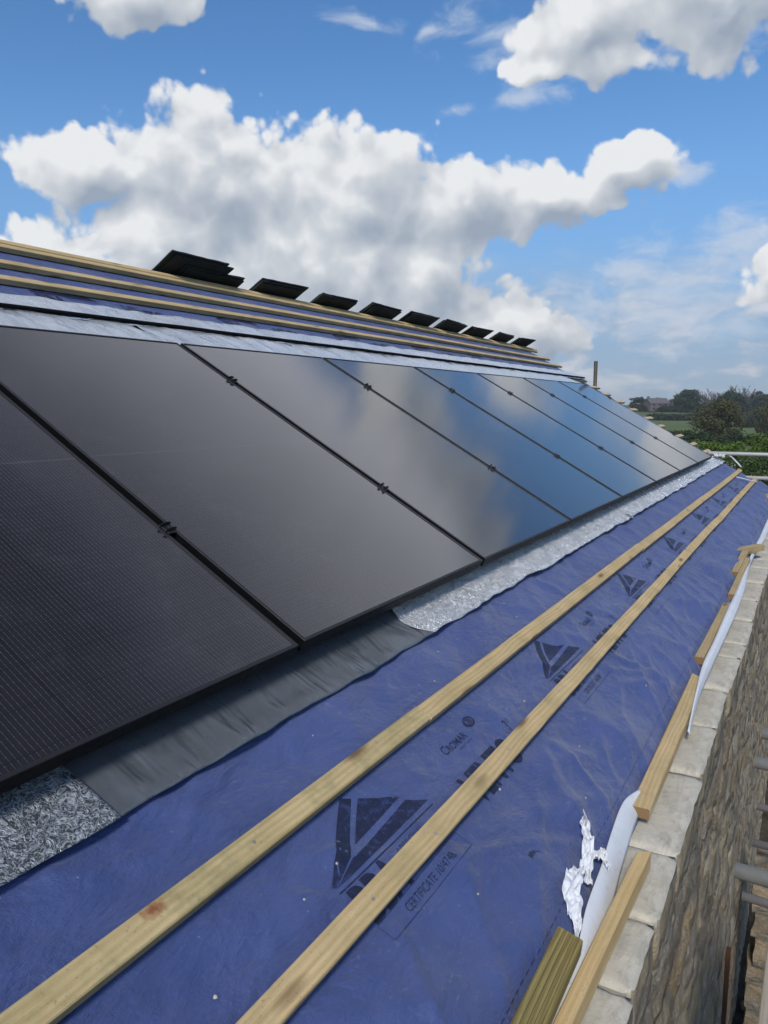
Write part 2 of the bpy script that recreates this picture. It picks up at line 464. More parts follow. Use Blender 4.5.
fs += [(base, base+4, base+5, base+1), (base+1, base+5, base+6, base+2), (base, base+1, base+2, base+3), (base+4, base+7, base+6, base+5)]
mesh_obj('front_wall', vs, fs, M['rubble'], house, mat4=Matrix.Identity(4))
# gable walls + rear wall
def gable(x0, x1, nm):
    prof = [(.76, GROUND-.3), (.76, -.90), (RY, RZ-.06), (FARY-.45, -.90), (FARY-.45, GROUND-.3)]
    v = [(x0, y, z) for y, z in prof] + [(x1, y, z) for y, z in prof]
    n = len(prof)
    f = [tuple(range(n)), tuple(reversed(range(n, 2*n)))] + [(i, n+i, n+(i+1)%n, (i+1)%n) for i in range(n)]
    mesh_obj(nm, v, f, M['rubble'], house, mat4=Matrix.Identity(4))
gable(XR-.45, XR, 'gable_wall'); gable(XL, XL+.45, 'gable_wall')
bm = bmesh.new(); add_box(bm, XL+.46, XR-.46, FARY-.9, FARY-.46, GROUND-.3, -1.0)
bm_obj('rear_wall', bm, M['rubble'], house, mat4=Matrix.Identity(4))
# coping stones
joints = [1.395, 1.628, 1.915, 2.352, 2.398, 2.81, 3.215, 3.68, 3.92, 4.38, 4.87, 5.38, 5.88]
joints = [.55, .86, 1.12] + joints
joints.remove(2.352)
while joints[-1] < XR-.5: joints.append(joints[-1]+random.uniform(.28, .5))
joints.append(XR)
for i in range(len(joints)-1):
    x0, x1 = joints[i]+.0035, joints[i+1]-.0035
    rng = random.Random(i*3+1)
    yo = .237 + rng.uniform(-.006, .008); zt = -1.12 + rng.uniform(-.004, .005)
    L = x1-x0
    bm = bmesh.new(); add_box(bm, -L/2, L/2, yo-.4, .58-.4, -.14, 0)
    bmesh.ops.subdivide_edges(bm, edges=bm.edges[:], cuts=3, use_grid_fill=True)
    cr = rng.uniform(.0, .014)
    for v in bm.verts:
        # rounded outer corners in plan
        ex = L/2-abs(v.co.x); ey = v.co.y-(yo-.4)
        pass
    bmesh.ops.subdivide_edges(bm, edges=bm.edges[:], cuts=3, use_grid_fill=True)
    rr = .010+cr
    for v in bm.verts:
        sx = 1 if v.co.x > 0 else -1
        ax = L/2-rr; ay = yo-.4+rr
        dx = abs(v.co.x)-ax; dy = ay-v.co.y
        if dx > 0 and dy > 0:
            d = math.hypot(dx, dy)
            if d > 1e-6:
                m_ = max(dx, dy); s_ = m_/d
                v.co.x = sx*(ax+dx*s_); v.co.y = ay-dy*s_
        # soften top arris
        edge = min(L/2-abs(v.co.x), v.co.y-(yo-.4))
        if v.co.z > -.002: v.co.z -= .007*max(0, 1-edge/.012)**2
        q = Vector((v.co.x+joints[i], v.co.y, v.co.z))
        k = noise.noise(q*14)*.004 + noise.noise(q*45)*.0018
        v.co.z += k; v.co.y += noise.noise(q*25+Vector((5, 5, 5)))*.004; 
    for f in bm.faces:
        f.material_index = 1 if (f.normal.y < -.6 or (abs(f.normal.x) > .6 and f.calc_center_median().z < -.02)) else 0
        f.smooth = False
    bm_obj('coping_stone', bm, [M['coping'], M['rubble']], house, smooth=True,
           mat4=Matrix.Translation(((x0+x1)/2, .4, zt)) @ Matrix.Rotation(rng.uniform(-.012, .012), 4, 'Z'))
bm = bmesh.new(); add_box(bm, joints[0], XR-.01, .252, .56, -1.259, -1.130)
bm_obj('mortar_bed', bm, M['mortar'], house, mat4=Matrix.Identity(4))

# ------------------------------------------------------------------ membrane (eaves slope)
BV = [-.2975, -.5085]                       # the two eaves battens
VG = [2.855, 2.615, 2.405, 2.20, 2.02, 1.81, 1.61, 1.41, 1.20, .98, .78, .53, .33, .14, -.09]
TOPV = [2.405, 2.615, 2.850]
def sst(a, b, x):
    q = min(1, max(0, (x-a)/(b-a))); return q*q*(3-2*q)
def mem_n(u, v):
    lo = v < .2
    bs = BV if lo else TOPV
    d = min(abs(v-b) for b in bs)
    free = sst(.02, .10, d)
    a = noise.noise(Vector((u*1.3+2, v*3.2, .3)))
    b = noise.noise(Vector((u*3.2 + v*2.2, v*5.2 - u*1.5, 2.1)))
    c = 1-abs(noise.noise(Vector((u*2.1 + v*4.2, v*2.4-u*1.1, 7.7))))*2.2
    e = 1-abs(noise.noise(Vector((u*4.3 - v*5.0, v*3.4+u*.9, 3.7))))*2.4
    low = sst(-.54, -.66, v)*(1-.75*sst(-.74, -.83, v))
    c *= .9
    h = a*.010*(free) + b*.007*free
    h += max(0, c)**2*.006*free + max(0, e)**3*.005*free
    h += low*(a*.018 + max(0, c)**2*.010 + max(0, e)**3*.007)
    h += .0016*noise.noise(Vector((u*14, v*19, 1.1)))*(.3+.7*free)
    # sag between the rafters
    h -= .011*(.5-.5*math.cos(2*math.pi*u/.45))*free
    # tension creases running down from the fixings
    for sl, per, ph, am in ((.55, .41, .1, .012), (-.85, .57, .32, .009), (1.6, .63, .5, .009)):
        wv = (u + sl*(v+.5) + .05*noise.noise(Vector((u*2.0, v*5.0, ph*9))) + ph)/per
        fr = (wv-math.floor(wv)-.5)*per
        gate = max(0, noise.noise(Vector((math.floor(wv)*3.7+ph, v*3.1, ph*5)))*1.6+.35)*(1 if lo else .4)
        h += am*math.exp(-(fr/.030)**2)*gate*free*(1-.8*sst(-.76, -.83, v))
    n = -.0955 + h
    if d < .05: n = min(n, -.0925)
    if lo and v > -.13: n = min(n, -.0945)
    # drops on to the wall head at the eaves
    n -= .012*sst(-.76, -.82, v) + .030*sst(-.815, -.90, v)
    return n
def spaced(a, b, f):
    out = [a]
    while out[-1] < b: out.append(min(b, out[-1]+f(out[-1])))
    return out
us = spaced(LEFT_U, VERGE_U, lambda u: .011 if -1.2 < u < 1.6 else (.022 if u < 3.5 else .05))
vv = spaced(-.875, .10, lambda v: .011)[:-1] + spaced(.10, 1.9, lambda v: .3)[:-1] + spaced(1.9, RIDGE_V, lambda v: .022)
vs, fs = [], []
for v in vv:
    for u in us:
        uu = u
        if u > VERGE_U-.7:
            # the loose far corner of the sheet hangs out beyond the verge
            k = sst(VERGE_U-.7, VERGE_U, u)
            uu = u + k*(.10 + .28*sst(-.2, -.85, v) + .02*noise.noise(Vector((0, v*4, 0))))
        ve = v
        if v < -.80: ve = v + .014*noise.noise(Vector((u*2.5, 0, 8)))*sst(-.80, -.875, v)
        nn = mem_n(uu, ve)
        if u > VERGE_U-.15: nn -= .05*sst(VERGE_U-.15, VERGE_U, u)**2
        vs.append((uu, ve, nn))
NU = len(us)
for j in range(len(vv)-1):
    for i in range(NU-1):
        a = j*NU+i; fs.append((a, a+1, a+NU+1, a+NU))
mem = mesh_obj('roofing_membrane', vs, fs, M['membrane'], smooth=True, mat4=roof_matrix(0, 0, 0))
tag(mem, 'blue breathable roofing membrane with black printing stretched over the roof slope', 'roofing membrane')
sol = mem.modifiers.new('thickness', 'SOLIDIFY'); sol.thickness = .0015; sol.offset = -1

# far slope membrane
NF = Vector((0, math.sin(RP), math.cos(RP))); VF = Vector((0, -math.cos(RP), math.sin(RP)))
def RF(x, s, n=0): return Vector((x, RY, RZ)) + VF*s + NF*n       # s: up the far slope, 0 at the ridge
FR = Matrix(((-1, 0, 0), (0, VF.y, NF.y), (0, VF.z, NF.z)))
def far_matrix(x, s, n): return Matrix.Translation(RF(x, s, n)) @ FR.to_4x4()
vs, fs = [], []
fu = spaced(XL-.05, U0+VERGE_U+.1, lambda u: .2); fv = spaced(-3.9, -.004, lambda u: .15)
for s in fv:
    for x in fu: vs.append(RF(x, s, -.004+.004*noise.noise(Vector((x*2, s*3, 0)))))
for j in range(len(fv)-1):
    for i in range(len(fu)-1):
        a = j*len(fu)+i; fs.append((a, a+1, a+len(fu)+1, a+len(fu)))
fm = mesh_obj('roofing_membrane', vs, fs, M['membrane'], smooth=True)
tag(fm, 'blue roofing membrane on the far slope behind the ridge', 'roofing membrane')
s2 = fm.modifiers.new('thickness', 'SOLIDIFY'); s2.thickness = .002; s2.offset = -1

# ------------------------------------------------------------------ printing on the membrane
def subdiv_long(bm, L):
    for _ in range(5):
        es = [e for e in bm.edges if e.calc_length() > L]
        if not es: break
        bmesh.ops.subdivide_edges(bm, edges=es, cuts=1)
        bmesh.ops.triangulate(bm, faces=[f for f in bm.faces if len(f.verts) > 3])
def text_bm(body, size, x, y, bold=0.0, sx=1.0, bm=None):
    cu = bpy.data.curves.new('lettering', 'FONT'); cu.body = body; cu.size = size; cu.offset = bold
    cu.resolution_u = 3; cu.fill_mode = 'BOTH' if hasattr(cu, 'fill_mode') else cu.fill_mode
    o = bpy.data.objects.new('lettering', cu); COL.objects.link(o)
    dg = bpy.context.evaluated_depsgraph_get(); dg.update()
    me = bpy.data.meshes.new_from_object(o.evaluated_get(dg))
    bpy.data.objects.remove(o); bpy.data.curves.remove(cu)
    b2 = bm or bmesh.new(); n0 = len(b2.verts)
    b2.from_mesh(me); bpy.data.meshes.remove(me)
    b2.verts.ensure_lookup_table()
    for v in b2.verts[n0:]: v.co.x = v.co.x*sx + x; v.co.y += y
    return b2
def poly(bm, pts):
    f = bm.faces.new([bm.verts.new((a, b, 0)) for a, b in pts]); return f
def strokes(bm, pts, w):
    for (a, b) in zip(pts[:-1], pts[1:]):
        d = Vector((b[0]-a[0], b[1]-a[1])).normalized(); nn = Vector((-d.y, d.x))*w/2
        poly(bm, [(a[0]+nn.x, a[1]+nn.y), (a[0]-nn.x, a[1]-nn.y), (b[0]-nn.x, b[1]-nn.y), (b[0]+nn.x, b[1]+nn.y)])
def print_on(name, bm, du, dv, mat, skip=True):
    bmesh.ops.triangulate(bm, faces=bm.faces[:])
    subdiv_long(bm, .03)
    for v in bm.verts:
        u, w = v.co.x+du, v.co.y+dv
        v.co = Vector((u, w, mem_n(u, w)+.0011))
    bmesh.ops.recalc_face_normals(bm, faces=bm.faces[:])
    for f in bm.faces:
        if f.normal.z < 0: f.normal_flip()
    o = bm_obj(name, bm, mat, mem)
    o.matrix_parent_inverse = Matrix.Identity(4)
    return o
def logo():
    bm = bmesh.new()
    A, B, C = (-.205, -.325), (-.393, -.4475), (-.012, -.452)
    # left bar, right bar round a pale chevron, inner dark triangle
    poly(bm, [A, (-.392, -.444), (-.384, -.450), (-.300, -.426), (-.181, -.341)])
    poly(bm, [(-.384, -.4515), (-.050, -.4525), (-.200, -.449), (-.296, -.430)])
    poly(bm, [(-.290, -.4315), (-.20, -.4515), C, (-.061, -.418), ])
    poly(bm, [(-.166, -.349), (-.262, -.4135), (-.070, -.405)])
    strokes(bm, [(-.388, -.461), (-.014, -.466)], .003)
    return bm
def emblem():
    bm = bmesh.new()
    cx, cy = .352, -.383
    for k in range(24):
        a, b = 2*math.pi*k/24, 2*math.pi*(k+1)/24
        poly(bm, [(cx+.025*math.cos(a), cy+.017*math.sin(a)), (cx+.025*math.cos(b), cy+.017*math.sin(b)),
                  (cx+.017*math.cos(b)+.003, cy+.0105*math.sin(b)), (cx+.017*math.cos(a)+.003, cy+.0105*math.sin(a))])
    for k in range(4):
        strokes(bm, [(cx-.009, cy-.007+k*.005), (cx+.014, cy-.007+k*.005)], .0032)
    return bm
def cert_box():
    bm = bmesh.new()
    strokes(bm, [(-.380, -.546), (-.376, -.584), (-.032, -.584), (-.037, -.540)], .0016)
    strokes(bm, [(-.380, -.546), (-.037, -.5405)], .0016)
    return bm
def cromar_word():
    bm = text_bm('C', .036, .178, -.408, .0004, .95)
    return text_bm('ROMAR', .029, .204, -.4095, .0004, .93, bm)
def ring_mark():
    bm = bmesh.new(); strokes(bm, [(.478, -.445), (.486, -.452), (.478, -.459), (.470, -.452), (.478, -.445)], .002); return bm
WORDS = [('printed_word', lambda: text_bm('VENTO', .112, .112, -.548, .0042, .78), 'ink'), ('printed_word', lambda: text_bm('BBA', .104, -.379, -.541, .004, .78), 'ink'),
         ('printed_word', cromar_word, 'ink'), ('printed_emblem', emblem, 'ink'), ('printed_box', cert_box, 'ink2')]
SMALL = [('printed_word', lambda: text_bm('Building Products', .0095, .235, -.4225, 0, 1.0), 'ink2'),
         ('printed_word', lambda: text_bm('CERTIFICATE 10/4748', .0262, -.296, -.5745, 0, .80), 'ink'),
         ('printed_word', lambda: text_bm('APPROVAL', .024, -.205, -.492, 0, .95), 'ink2'), ('printed_word', lambda: text_bm('INSPECTION', .024, -.205, -.515, 0, .85), 'ink2'),
         ('printed_word', lambda: text_bm('TESTING', .024, -.205, -.537, 0, .95), 'ink2'), ('printed_number', lambda: text_bm('3', .05, .452, -.478, .001, .7), 'ink2'),
         ('printed_mark', ring_mark, 'ink2')]
for row, (dv, rng_) in enumerate(((0, range(-1, 8)), (2.80, range(-1, 6)))):
    for k in rng_:
        du = 1.247*k + (.0 if row == 0 else -.02)
        if du-.4 < LEFT_U or du+.5 > VERGE_U: continue
        print_on('printed_logo', logo(), du, dv, M['ink'])
        for nm_, fn, mt in WORDS: print_on(nm_, fn(), du, dv, M[mt])
        if row == 0 and k < 2:
            for nm_, fn, mt in SMALL: print_on(nm_, fn(), du, dv, M[mt])
# dashed lap line along the eaves
bm = bmesh.new(); u = -1.6
while u < VERGE_U-.1:
    strokes(bm, [(u, -.800), (u+.017, -.800)], .0022); u += .028
tag(print_on('printed_dashes', bm, 0, 0, M['ink2']), kind='stuff')
# small black squiggle
bm = bmesh.new()
strokes(bm, [(.0, .0), (.006, .012), (.010, .001), (.017, .013), (.020, .001), (.027, .010), (.030, -.004)], .004)
print_on('printed_mark', bm, .055, -.700, M['ink'])

# ------------------------------------------------------------------ timber helper
def plank(name, mats, L, W, T, parent=None, mat4=None, rough_edge=0, seed=0, bevel=.0025, groove=0, cuts=(0, 0)):
    """x along length 0..L, y width 0..W, z thickness 0..T ; mats=[long, end]"""
    rng = random.Random(seed)
    n = max(2, int(L/.03)) if L < 4 else max(2, int(L/.06))
    prof = [(0, 0), (0, T-bevel), (bevel, T)]
    if groove:
        for k in range(groove):
            c = W*(k+.5)/groove; g = W/groove*.25
            prof += [(c-g*1.3, T), (c-g, T-.004), (c+g, T-.004), (c+g*1.3, T)]
    prof += [(W-bevel, T), (W, T-bevel), (W, 0)]
    vs, fs, mi = [], [], []
    m = len(prof)
    bow = rng.uniform(-1, 1)*.0015*min(L, 3)
    for i in range(n+1):
        q = i/n; x = L*q
        for (yy, zz) in prof:
            e = 0
            if rough_edge and yy <= bevel+1e-6 and zz > T*.5:
                r1 = noise.noise(Vector((x*22+seed, 0, 0)))*.5+noise.noise(Vector((x*70+seed, 0, 0)))*.5
                e = rough_edge*r1*(noise.noise(Vector((x*2+seed, 3, 0)))*.5+.5)
            w = noise.noise(Vector((x*1.7, yy*9, seed)))*.0010
            cx = (cuts[0]*(1-yy/W) if i == 0 else 0) + (cuts[1]*(1-yy/W) if i == n else 0)
            vs.append((x+cx, yy+bow*4*q*(1-q)+w+e, zz+(w*.6 if zz > 0 else 0)))
    for i in range(n):
        for k in range(m):
            a = i*m+k; b = i*m+(k+1) % m
            fs.append((a, a+m, b+m, b)); mi.append(0)
    fs.append(tuple(range(m))); mi.append(1)
    fs.append(tuple(reversed(range(n*m, (n+1)*m)))); mi.append(1)
    me_o = mesh_obj(name, vs, fs, mats, parent, mi=mi, mat4=mat4)
    bm = bmesh.new(); bm.from_mesh(me_o.data); bmesh.ops.recalc_face_normals(bm, faces=bm.faces[:]); bm.to_mesh(me_o.data); bm.free()
    return me_o
def nails(root, pts, T):
    for (x, y) in pts:
        V_, F_ = tube_data([(x, y, T-.001), (x, y, T+.0012)], .0032, 10)
        mesh_obj('nail_head', V_, F_, M['steel'], root)
def batten(u0, u1, v, label, seed, rough_edge=0, mat='batten', group='battens along the roof slope', nailpos=None, W=.048, n0=-.0895, dyaw=0):
    o = plank('roof_batten', [M[mat], M['endwood']], u1-u0, W, .025, mat4=roof_matrix(u0, v-W/2, n0) @ Matrix.Rotation(dyaw, 4, 'Z'), rough_edge=rough_edge, seed=seed)
    tag(o, label, 'roof batten', group)
    if nailpos: nails(o, [(x-u0, W/2+dy) for x, dy in nailpos], .025)
    return o
# eaves battens
def npos(a, b, seed):
    r = random.Random(seed); out = []; x = a+.12
    while x < min(b, 3.6): out.append((x, r.uniform(-.012, .012))); x += .45+r.uniform(-.02, .02)
    return out
M['batten_stained'].node_tree  # stain centre is set below
st = batten(-2.5, .199, BV[0], 'nearest length of the upper eaves batten, with a rust red knot', 11, .001, 'batten_stained', nailpos=[(-.47, .0), (-.02, .012), (-1.0, .0)])
for nd in M['batten_stained'].node_tree.nodes:
    if nd.type == 'VECT_MATH' and nd.operation == 'SUBTRACT' and tuple(nd.inputs[1].default_value) == (0., 0., 0.):
        nd.inputs[1].default_value = (-.695+2.5, .037, .025)
batten(.206, 2.904, BV[0]-.002, 'second length of the upper eaves batten, beyond the first butt joint', 12, .001, nailpos=npos(.21, 2.9, 2))
batten(2.9075, 5.56, BV[0]-.006, 'third length of the upper eaves batten, halfway along the roof', 13)
batten(5.563, 9.0, BV[0]-.008, 'farthest length of the upper eaves batten, ending at the verge', 14)
batten(-2.5, 2.35, BV[1], 'nearest length of the lower eaves batten, with a rough splintered edge', 21, .006, nailpos=[(-.37, -.004), (-.12, -.008), (.32, -.003), (.78, .004), (1.25, 0), (1.7, 0)])
batten(2.3525, 5.0, BV[1]-.002, 'middle length of the lower eaves batten, over the printed lettering', 22, .001)
batten(5.003, 9.06, BV[1]-.006, 'farthest length of the lower eaves batten, ending at the verge', 23)
# battens that pass below the panels: their ends stick out at the verge
names = ['just under the three exposed battens', 'second below the exposed battens', 'third below the exposed battens', 'fourth below the exposed battens',
         'fifth below the exposed battens', 'sixth below the exposed battens', 'at mid height of the last panel', 'fourth above the eaves flashing',
         'third above the eaves flashing', 'second above the eaves flashing', 'just above the eaves flashing', 'beside the lower corner of the last panel', 'lowest']
lower = [2.15, 1.99, 1.80, 1.61, 1.41, 1.20, .98, .78, .53, .33, .15]
lb = ['pale batten end just under the three exposed battens at the verge', 'topmost pale batten end poking out beyond the last panel', 'second pale batten end down the verge beyond the panels', 'third batten end down the verge beyond the panels',
      'fourth batten end down the verge beyond the panels', 'fifth batten end down the verge, halfway beside the last panel', 'sixth batten end down the verge beside the last panel',
      'seventh batten end down the verge, above the white flashing scrap', 'third batten end up from the last panel corner', 'second batten end up from the last panel corner',
      'pale batten end beside the bottom corner of the last panel']
for i, v in enumerate(lower):
    batten(-1.6, 9.06+[.07, .04, .1, .02, .08, .05, .12, .0, .09, .06, .13][i], v, lb[i], 40+i, mat='endwood', group='battens ending at the verge', W=.05)
# exposed battens at the ridge
tl = ['lowest of the three exposed battens under the ridge', 'middle of the three exposed battens under the ridge', 'top exposed batten running along the ridge']
def joined(v, js, label, s0, W=.048, n0=-.0895):
    for i in range(len(js)-1):
        batten(js[i]+.0015, js[i+1]-.0015, v, label + [', near length', ', middle length', ', far length'][i], s0+i, group='battens under the ridge', W=W, n0=n0)
joined(TOPV[0], [-1.6, 2.35, 5.6, 9.12], tl[0], 60)
joined(TOPV[1], [-1.6, 1.62, 5.1, 9.15], tl[1], 64)
joined(TOPV[2], [-1.6, 3.3, 6.4, 9.2], tl[2], 68)
# ridge boards and far-slope battens
o = plank('ridge_board', [M['batten'], M['endwood']], 11.0, .05, .030, mat4=roof_matrix(-1.7, RIDGE_V-.052, -.090), seed=90)
tag(o, 'thicker pale timber running along the very top of the roof', 'ridge board')
for i, s in enumerate((-.09, -.33, -.60)):
    o = plank('roof_batten', [M['batten'], M['endwood']], 10.9, .048, .025, mat4=far_matrix(U0+9.15, s-.024, .001), seed=95+i)
    tag(o, ['first batten behind the ridge on the far slope, under the slates', 'second batten down the far slope behind the ridge', 'third batten down the far slope behind the ridge'][i], 'roof batten', 'battens on the far slope')

# ------------------------------------------------------------------ slates standing over the ridge
def slate(xc, w, s_top, n, seed, label, tilt=0):
    rng = random.Random(seed)
    L = .36; nx_, ny_ = 12, 8
    bm = bmesh.new(); add_box(bm, -w/2, w/2, -L, 0, 0, .008)
    bmesh.ops.subdivide_edges(bm, edges=[e for e in bm.edges if e.calc_length() > .05], cuts=9, use_grid_fill=True)
    for v in bm.verts:
        k = noise.noise(Vector((v.co.x*28+seed, v.co.y*28, 0)))
        if abs(v.co.y) < .001 or abs(abs(v.co.x)-w/2) < .001: v.co.y += k*.006; v.co.x += k*.004
        v.co.z += noise.noise(Vector((v.co.x*9+seed, v.co.y*9, v.co.z)))*.0015
    o = bm_obj('roof_slate', bm, M['slate'], mat4=far_matrix(xc, s_top, n) @ Matrix.Rotation(tilt, 4, 'Z'))
    tag(o, label, 'roof slate', 'dark slates sticking up over the ridge')
ordw = ['first', 'second', 'third', 'fourth', 'fifth', 'sixth', 'seventh', 'eighth', 'ninth']
slate(3.83, .52, .185, .055, 1, 'big dark slate on top of the nearest stack above the ridge')
slate(3.88, .54, .165, .046, 2, 'dark slate under the topmost one in the nearest ridge stack')
slate(4.03, .58, .105, .036, 3, 'lower dark slate jutting right from the nearest ridge stack')
slate(4.05, .55, .085, .027, 4, 'bottom dark slate of the nearest ridge stack, against the batten')
xc = [4.745, 5.54, 6.31, 7.07, 7.83, 8.62, 9.42, 10.2]
stp = [.135, .14, .15, .15, .155, .16, .16, .16]
for i, x in enumerate(xc):
    hs = (0, 1, 2)
    for h in hs:
        w = .56 if i < 3 else .58
        nm = f'{ordw[i+1]} stack of dark slates along the ridge from the left'
        slate(x+random.uniform(-.03, .03), w-random.uniform(0, .06), stp[i]+random.uniform(-.03, .012), .027+.0105*h, 10+i*3+h, ('upper' if h == len(hs)-1 else ('lower' if h == 0 else 'middle')) + ' slate in the ' + nm, tilt=random.uniform(-.05, .05))

# ------------------------------------------------------------------ solar panels
PW, PH, PITCHU = 1.134, 1.722, 1.154
def frame_bm():
    bm = bmesh.new()
    o_ = [(0, 0), (PW, 0), (PW, PH), (0, PH)]
    def ring(x0, y0, x1, y1, z): return [bm.verts.new((x, y, z)) for x, y in ((x0, y0), (x1, y0), (x1, y1), (x0, y1))]
    b = .0012
    rs = [ring(0, 0, PW, PH, -.035), ring(0, 0, PW, PH, -b), ring(b, b, PW-b, PH-b, 0), ring(.009, .009, PW-.009, PH-.009, 0), ring(.010, .010, PW-.010, PH-.010, -.0022),
          ring(.010, .010, PW-.010, PH-.010, -.033), ring(.006, .006, PW-.006, PH-.006, -.035)]
    for a, c in zip(rs, rs[1:]+rs[:1]):
        for k in range(4): bm.faces.new((a[k], a[(k+1) % 4], c[(k+1) % 4], c[k]))
    bmesh.ops.recalc_face_normals(bm, faces=bm.faces[:])
    for f in bm.faces:
        if f.normal.z > .3: f.material_index = 1
    return bm
def clamp_bm():
    """mid clamp bridging the gap: a pressed plate, a bolt head and two upswept fins"""
    bm = bmesh.new()
    add_box(bm, -.004, .024, -.020, .020, .0006, .0046, .001)
    r = bmesh.ops.create_cone(bm, segments=8, radius1=.0055, radius2=.005, depth=.005, cap_ends=True)
    for v in r['verts']: v.co += Vector((.010, 0, .007))
    for s in (-.012, .012):
        prev = None
        N_ = 12
        for i in range(N_+1):
            q = i/N_; x = -.014 + .050*q
            up = .0046 + .009*math.sin(q*math.pi)**.7 + .003*q; th = .0016
            w = .0045*math.sin(q*math.pi)**.5 + .0008
            lo = .0048
            ring = [bm.verts.new((x, s-w/2+.006*q, lo)), bm.verts.new((x, s+w/2+.006*q, lo)), bm.verts.new((x, s+w*.3+.006*q, up)), bm.verts.new((x, s-w*.3+.006*q, up))]
            if prev:
                for k in range(4): bm.faces.new((prev[k], prev[(k+1) % 4], ring[(k+1) % 4], ring[k]))
            else: bm.faces.new(ring)
            prev = ring
        bm.faces.new(prev)
    bmesh.ops.recalc_face_normals(bm, faces=bm.faces[:])
    return bm
def make_panel():
    root = empty('solar_panel', roof_matrix(0, 0, 0))
    I = Matrix.Identity(4)
    bm_obj('frame', frame_bm(), [M['frame'], M['lip_lit']], root)
    bm = bmesh.new(); add_box(bm, .0104, PW-.0104, .0104, PH-.0104, -.007, -.0026)
    bm_obj('glass', bm, M['cells'], root)
    bm = bmesh.new(); add_box(bm, -.010, PW+.010, .028, PH+.006, -.0635, -.037)
    bm_obj('mounting_tray', bm, M['tray'], root)
    return root
plab = ['nearest solar panel at the left edge, showing its fine cell lines', 'second solar panel, large and dark with a pale scuff', 'third solar panel, reflecting grey cloud',
        'fourth solar panel, half grey half blue in its reflection', 'fifth solar panel along the roof, reflecting blue sky', 'sixth solar panel along the roof, between fifth and seventh',
        'seventh solar panel, last but one along the roof', 'farthest solar panel, next to the verge batten ends']
p0 = make_panel()
clamp_mesh = None
for i in range(-1, 7):
    if i == -1: r = p0
    else:
        r = p0.copy(); COL.objects.link(r)
        for ch in list(p0.children):
            if ch.name.startswith('panel_clamp'): continue
            c = ch.copy(); COL.objects.link(c); c.parent = r; 
    du = [0, .0, 0.004, 0, .002, 0, .001, 0][i+1]
    r.matrix_world = roof_matrix(i*PITCHU + .010 + du - .0, 0, 0)
    if i == -1: r.matrix_world = roof_matrix(i*PITCHU + .006, -.002, -.003)
    tag(r, plab[i+1], 'solar panel', 'solar panels in a row on the roof')
for r in [o for o in COL.objects if o.name.startswith('solar_panel')]:
    for vy in (.495, 1.368):
        if clamp_mesh is None:
            c = bm_obj('panel_clamp', clamp_bm(), M['clamp'], r); clamp_mesh = c.data
        else:
            c = bpy.data.objects.new('panel_clamp', clamp_mesh); COL.objects.link(c); c.parent = r
        c.location = (PW, vy, 0)

# ------------------------------------------------------------------ flashings
def sheet(name, ufun0, ufun1, v0, v1, nfun, mat, label, cat, group, nu=120, nv=14, wob0=None, wob1=None, thick=.0012):
    """ufun0/1: left and right end as functions of t in 0..1 across the width"""
    vs, fs = [], []
    for j in range(nv+1):
        tt = j/nv
        for i in range(nu+1):
            q = i/nu; u = ufun0(tt)*(1-q)+ufun1(tt)*q
            a = v0 + (wob0(u) if wob0 else 0); b = v1 + (wob1(u) if wob1 else 0)
            v = a*(1-tt)+b*tt
            vs.append((u, v, nfun(u, v, tt)))
    for j in range(nv):
        for i in range(nu):
            a = j*(nu+1)+i; fs.append((a, a+1, a+nu+2, a+nu+1))
    o = mesh_obj(name, vs, fs, mat, smooth=True, mat4=roof_matrix(0, 0, 0))
    m_ = o.modifiers.new('thickness', 'SOLIDIFY'); m_.thickness = thick; m_.offset = 1
    return tag(o, label, cat, group)
def edge_wob(seed, amp):
    return lambda u: amp*noise.noise(Vector((u*3.1, seed, 0))) + amp*.6*noise.noise(Vector((u*11, seed, 0)))
def fl_n(seed, lift, amp, base=-.0905):
    def f(u, v, tt):
        lowe = 1-sst(0, .35, tt)
        n = base + lift*lowe*(.5+.9*noise.noise(Vector((u*5.5, 0, seed)))) + amp*noise.noise(Vector((u*9+v*8, v*16, seed)))*(1-tt*.5)
        n += .004*math.sin(tt*math.pi)
        return max(n, mem_n(u, v)+.0012)
    return f
GF = 'flashing strips along the bottom of the panels'
sheet('flashing_strip', lambda t_: -2.5, lambda t_: -.617-.020*t_, -.118, .05, fl_n(1, .005, .0030, -.0840), M['stuccodark'],
      'short crinkled dark silver flashing piece below the nearest panel', 'flashing', GF, 260, 20, edge_wob(1, .006))
sheet('flashing_strip', lambda t_: -.66, lambda t_: .610, -.116, .05, fl_n(2, .010, .0040, -.0895), M['blackflash'],
      'smooth dark grey flashing sheet between two crinkled silver pieces', 'flashing', GF, 260, 20, edge_wob(2, .009))
def left_end(t_): return .612 - .05*math.sin(t_*3.3) - .045*t_
sheet('flashing_strip', left_end, lambda t_: 3.52+.02*t_, -.113, .05, fl_n(3, .010, .009, -.0845), M['stucco'],
      'bright crinkled aluminium flashing beginning after the smooth dark sheet', 'flashing', GF, 420, 20, edge_wob(3, .016))
sheet('flashing_strip', lambda t_: 3.46, lambda t_: 6.4, -.112, .05, fl_n(4, .010, .009, -.083), M['stucco'],
      'middle length of bright crinkled aluminium flashing', 'flashing', GF, 260, 16, edge_wob(4, .014))
sheet('flashing_strip', lambda t_: 6.34, lambda t_: 9.02, -.105, .06, fl_n(5, .012, .008, -.0835), M['stucco'],
      'farthest length of crinkled aluminium flashing, crumpled at the verge', 'flashing', GF, 200, 16, edge_wob(5, .018))
